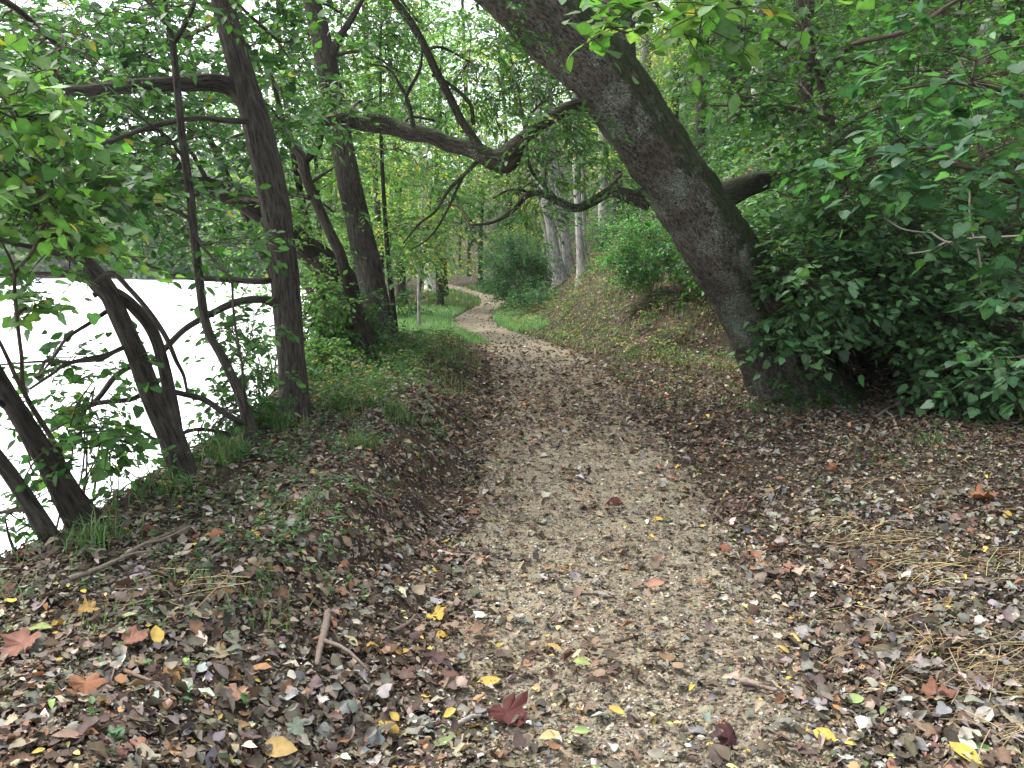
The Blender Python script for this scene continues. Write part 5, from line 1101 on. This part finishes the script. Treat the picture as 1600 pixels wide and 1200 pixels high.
# ================================================================== SINGLE FALLEN LEAVES THAT STAND OUT
RUST, ORAN, YELL, LIME, MAR, CREAM, TAN = (.25, .09, .045), (.42, .17, .07), (.62, .42, .03), (.36, .44, .1), (.13, .035, .03), (.55, .5, .38), (.42, .3, .17)
lob = ['lobed_leaf', 1]; ov = ['oval_leaf', 0]
HL = [
 (800, 1140, 78, 1, MAR, 'dark red lobed leaf, largest on the near gravel'),
 (135, 1092, 56, 1, ORAN, 'orange brown lobed leaf on bare dirt at the lower left'),
 (262, 1064, 54, 1, (.4, .2, .05), 'orange leaf with yellow patches above a dark dirt lip'),
 (368, 1100, 44, 1, (.42, .22, .12), 'tan orange lobed leaf near a green seedling at the lower left'),
 (343, 930, 50, 1, ORAN, 'upright orange lobed leaf on the left berm'),
 (28, 1028, 66, 1, (.36, .16, .1), 'wide salmon brown leaf at the left picture edge'),
 (333, 848, 40, 1, ORAN, 'orange curled leaf on the berm crest'),
 (222, 834, 38, 1, RUST, 'rust brown leaf standing on edge on the bank crest'),
 (135, 965, 36, 1, (.55, .33, .06), 'amber lobed leaf resting over a grey curled leaf'),
 (246, 1008, 46, 0, YELL, 'yellow pointed leaf beside a salmon one on the left berm'),
 (212, 1014, 46, 1, (.38, .17, .1), 'salmon leaf touching the yellow pointed leaf'),
 (201, 975, 26, 0, (.5, .52, .24), 'pale green oval leaf on the left berm'),
 (66, 998, 34, 0, LIME, 'lime green leaf near the left picture edge'),
 (134, 1160, 34, 0, (.4, .16, .05), 'copper oval leaf in the bottom left corner'),
 (550, 1016, 30, 0, (.6, .52, .24), 'pale yellow heart shaped leaf at the left path edge'),
 (556, 986, 22, 0, CREAM, 'cream leaf standing upright at the left path edge'),
 (684, 973, 40, 1, YELL, 'yellow lobed leaf on the left half of the path, the farther of two'),
 (690, 998, 36, 1, (.56, .36, .03), 'golden lobed leaf just below another yellow one on the path'),
 (762, 1083, 40, 0, YELL, 'yellow oval leaf above the dark red lobed leaf'),
 (703, 1129, 26, 0, (.68, .45, .03), 'small golden leaf left of the dark red lobed leaf'),
 (617, 1134, 22, 0, (.66, .44, .03), 'bright yellow leaf, upper of two in the litter at lower centre'),
 (614, 1154, 32, 0, (.62, .38, .02), 'bright yellow leaf, lower of two in the litter at lower centre'),
 (860, 1168, 36, 0, (.56, .44, .16), 'pale yellow leaf with a brown stain at the bottom centre'),
 (434, 1184, 58, 0, (.55, .36, .09), 'large yellow tan leaf at the bottom edge left of centre'),
 (908, 1053, 30, 0, LIME, 'lime leaf in the middle of the gravel'),
 (962, 1128, 30, 0, YELL, 'narrow yellow leaf pointing to the camera on the gravel'),
 (909, 1161, 30, 0, (.34, .46, .12), 'narrow lime leaf lying on the near gravel'),
 (867, 1028, 30, 0, (.58, .34, .06), 'amber leaf on the sandy middle of the path'),
 (1024, 927, 34, 0, (.5, .24, .14), 'pink and orange leaf beside a thin stick on the path'),
 (1237, 1008, 27, 0, (.6, .46, .1), 'round yellow leaf with a green centre on the right of the path'),
 (1224, 1033, 22, 0, (.6, .42, .06), 'small yellow leaf just below the round yellow one'),
 (1286, 1173, 38, 0, (.72, .48, .02), 'vivid yellow leaf at the bottom right of the gravel'),
 (1335, 1111, 32, 0, (.36, .5, .14), 'lime leaf at the right edge of the gravel'),
 (1150, 1172, 60, 1, (.1, .035, .035), 'crushed maroon leaf on the near gravel right of centre'),
 (1540, 784, 44, 1, ORAN, 'orange brown lobed leaf on the litter at the right'),
 (1483, 1014, 46, 1, RUST, 'rust lobed leaf among grey leaves at the lower right'),
 (1470, 1098, 54, 1, (.27, .11, .06), 'brown lobed leaf beside the straw at the lower right'),
 (1537, 1130, 42, 0, (.6, .56, .46), 'whitish leaf beside the straw in the lower right corner'),
 (1515, 1166, 44, 0, (.5, .44, .33), 'cream curled leaf at the bottom right'),
 (1505, 1195, 55, 0, (.6, .5, .04), 'yellow green leaf cut by the bottom edge at the right'),
 (1305, 738, 24, 1, (.45, .16, .05), 'orange leaf on the litter below the black hollow'),
 (1128, 868, 34, 1, RUST, 'red brown crumpled leaf at the right edge of the path'),
 (1222, 655, 24, 1, ORAN, 'orange leaf at the very foot of the leaning trunk'),
 (1567, 982, 26, 0, (.6, .58, .52), 'small white cupped leaf on grey litter at the right'),
 (958, 795, 30, 1, MAR, 'maroon leaf in the middle distance of the path'),
]
r = np.random.default_rng(401)
for i, (px, py, w, lobe, col, lab) in enumerate(HL):
    p = G(px, py); p[2] = float(zsurf(p[0:1], p[1:2])[0]) + .03
    dist = np.linalg.norm(p - np.array([0, 0, EYE])); s = .86 * w / F * dist
    nm = normals_at(p[0:1], p[1:2])[0]
    Z = nrm(nm + r.normal(0, .2, 3) + np.array([0, -.2, 0])); a = r.uniform(0, 6.28)
    if not lobe: a = r.choice([0, math.pi]) + r.normal(0, .5)
    Y = np.array([math.cos(a), math.sin(a), 0]); Y = nrm(Y - Z * (Y @ Z)); X = np.cross(Y, Z)
    tp = lobed(r.uniform(.3, .8), r.uniform(.2, .6) * r.choice([-1, 1]), 600 + i, 2.5) if lobe else ovate(r.uniform(.45, .68), r.uniform(.02, .08), r.uniform(-.15, .2), r.uniform(.0, .14), r.uniform(-.4, .4))
    sc = s * (.85 if lobe else 1.05)
    g = Geo(); c0 = p - Y * sc * .45
    inst(g, tp, c0[None], X[None], Y[None], Z[None], np.array([sc]), (.78 * np.array([col]) + .22 * np.mean(col)) * .6)
    o = g.build(lob[0] if lobe else ov[0], M_LITTER, org=p)
    tag(o, lab, 'fallen leaf', 'single leaves that stand out on the ground')

# sticks on the ground
def stick(lab, pts, w, col=(.12, .095, .075), seed=0, forks=()):
    r = np.random.default_rng(seed + 700)
    P3 = []
    for a, b in pts:
        p = G(a, b); p[2] = float(zsurf(p[0:1], p[1:2])[0]) + .03; P3.append(p)
    rad = w / F * np.linalg.norm(P3[0] - np.array([0, 0, EYE])) / 2
    q = catmull(P3, 26); q += r.normal(0, rad * .07, q.shape); 
    g = Geo(); tube(g, q, rad * np.linspace(1.1, .6, 26) * r.uniform(.95, 1.06, 26), 8, col, ridge=.1, lump=.15, seed=seed)
    for k in forks:
        b = q[k]; d = nrm(q[min(k + 2, 25)] - q[k]) + np.array([r.normal(0, .5), r.normal(0, .5), .35]); tube(g, catmull([b, b + d * rad * 7, b + d * rad * 13 + r.normal(0, rad * 2, 3)], 6), np.linspace(rad * .6, rad * .3, 6), 5, col)
    o = g.build('stick', M_STICK, org=P3[0]); tag(o, lab, 'stick', 'sticks lying on the ground')
stick('stubby barky stick pointing to the camera at the left path edge', [(513, 972), (508, 1000), (500, 1030), (496, 1052)], 12, (.16, .125, .1), 1, (12,))
stick('short dark curved stick beside the yellow leaves on the path', [(612, 1000), (635, 990), (650, 972)], 8, (.1, .075, .06), 2)
stick('long thin grey stick lying along the left berm', [(108, 920), (170, 893), (225, 862), (283, 838)], 7, (.17, .14, .11), 3, (9, 17))
stick('thin brown twig above the bottom left dirt', [(196, 1062), (238, 1080), (285, 1098)], 5, (.15, .11, .085), 4, (14,))
stick('grey stick left of the dark red lobed leaf', [(712, 1150), (735, 1142), (752, 1137)], 8, (.24, .21, .18), 5)
stick('thin dark twig lying across the middle of the path', [(878, 938), (905, 942), (928, 946)], 4, (.06, .048, .04), 6)
stick('straight dark twig in the gravel below the pink leaf', [(960, 1022), (985, 1016), (1004, 1010)], 5, (.07, .055, .045), 7)
stick('flat grey bark strip on the right half of the gravel', [(1160, 1082), (1190, 1090), (1212, 1098)], 10, (.2, .16, .13), 8)
stick('pale standing stem in the litter below the thicket', [(1400, 672), (1393, 655), (1382, 648)], 4, (.3, .24, .17), 9)
stick('slender grey branch leaning out of the litter at the foot of the thicket', [(1365, 660), (1385, 645), (1400, 638)], 5, (.22, .19, .15), 10)

# pale stones that stand out of the gravel
def stone(lab, px, py, w, col, seed):
    p = G(px, py); p[2] = float(zsurf(p[0:1], p[1:2])[0])
    s = w / F * np.linalg.norm(p - np.array([0, 0, EYE]))
    import bmesh
    bm = bmesh.new(); bmesh.ops.create_icosphere(bm, subdivisions=3, radius=.5)
    v = np.array([q.co[:] for q in bm.verts]); t = np.array([[q.index for q in f.verts] for f in bm.faces]); bm.free()
    v *= (1 + .16 * wob(v[:, 0] * 3, v[:, 1] * 3 + v[:, 2] * 2, 2.0, seed))[:, None]
    g = Geo(); g.add(v * np.array([s, s * .8, s * .62]) + p + np.array([0, 0, s * .16]), t, None, np.tile(col, (len(v), 1)))
    tag(g.build('stone', M_STONE, org=p), lab, 'stone', 'pale stones on the path')
stone('white stone, left of a touching pair on the right of the gravel', 1185, 982, 11, (.6, .58, .55), 1)
stone('bluish stone, right of a touching pair on the right of the gravel', 1201, 977, 10, (.42, .46, .5), 2)
stone('pale round stone beside the round yellow leaf', 1181, 1005, 9, (.58, .55, .48), 3)
stone('white stone near the right edge of the gravel by the small yellow leaf', 1283, 1078, 12, (.6, .57, .5), 4)
stone('bluish grey stone on the near gravel', 1075, 1175, 11, (.36, .4, .44), 5)
stone('blue grey stone right of the dark red lobed leaf', 841, 1142, 11, (.34, .38, .42), 6)

# ================================================================== LIGHT, SKY, CAMERA
w = bpy.data.worlds.new('World'); C.world = w; w.use_nodes = True
nt = w.node_tree; nt.nodes.clear()
SUN_EL, SUN_AZ = R(58), R(-62)      # azimuth measured from +Y towards +X
sky = nt.nodes.new('ShaderNodeTexSky'); sky.sky_type = 'NISHITA'; sky.sun_disc = False
sky.sun_elevation = SUN_EL; sky.sun_rotation = SUN_AZ; sky.air_density = 1.0; sky.dust_density = 4.0; sky.ozone_density = 1.0
hs = nt.nodes.new('ShaderNodeHueSaturation'); hs.inputs['Saturation'].default_value = .36
bg = nt.nodes.new('ShaderNodeBackground'); bg.inputs['Strength'].default_value = .15
ow = nt.nodes.new('ShaderNodeOutputWorld')
nt.links.new(sky.outputs[0], hs.inputs['Color']); nt.links.new(hs.outputs[0], bg.inputs['Color']); nt.links.new(bg.outputs[0], ow.inputs[0])
sl = bpy.data.lights.new('sun', 'SUN'); sl.energy = 1.1; sl.angle = R(14); sl.color = (1, .97, .93)
so = bpy.data.objects.new('sun', sl); COL.objects.link(so)
from mathutils import Vector
sd_ = Vector((math.sin(SUN_AZ) * math.cos(SUN_EL), math.cos(SUN_AZ) * math.cos(SUN_EL), math.sin(SUN_EL)))
so.rotation_euler = (-sd_).to_track_quat('-Z', 'Y').to_euler(); so.location = (0, 0, 30)

# the damp air over the river: even thin haze round everything
hm, hnt, ho = nodes('haze')
hv = N(hnt, 'ShaderNodeVolumePrincipled'); hv.inputs['Color'].default_value = (.86, .93, .97, 1); hv.inputs['Density'].default_value = .0004; hv.inputs['Anisotropy'].default_value = .2
hnt.links.new(hv.outputs[0], ho.inputs['Volume'])
g = Geo(); hx, hy0, hy1, h0, h1 = 330, -75, 320, -6, 45
g.add([(-hx, hy0, h0), (hx, hy0, h0), (hx, hy1, h0), (-hx, hy1, h0), (-hx, hy0, h1), (hx, hy0, h1), (hx, hy1, h1), (-hx, hy1, h1)], None, [(0, 3, 2, 1), (4, 5, 6, 7), (0, 1, 5, 4), (1, 2, 6, 5), (2, 3, 7, 6), (3, 0, 4, 7)])
if HAZE: tag(g.build('haze', hm, smooth=False), kind='stuff')

cam = bpy.data.cameras.new('camera'); co = bpy.data.objects.new('camera', cam); COL.objects.link(co)
co.location = (0, 0, EYE); co.rotation_euler = (R(90) - PITCH, 0, 0)
cam.sensor_width = 36; cam.lens = F / 1600 * 36; cam.clip_end = 1000; cam.clip_start = .05
C.camera = co
C.view_settings.view_transform = 'Standard'; C.view_settings.look = 'None'; C.view_settings.gamma = 1
C.view_settings.exposure = 2.1
C.render.engine = 'CYCLES'
C.cycles.use_denoising = True
C.cycles.max_bounces = 8; C.cycles.diffuse_bounces = 4; C.cycles.transmission_bounces = 6; C.cycles.glossy_bounces = 3
C.cycles.sample_clamp_indirect = 6
print('TRIS', sum(len(o.data.polygons) for o in C.objects if o.type == 'MESH'), 'OBJS', len(C.objects))
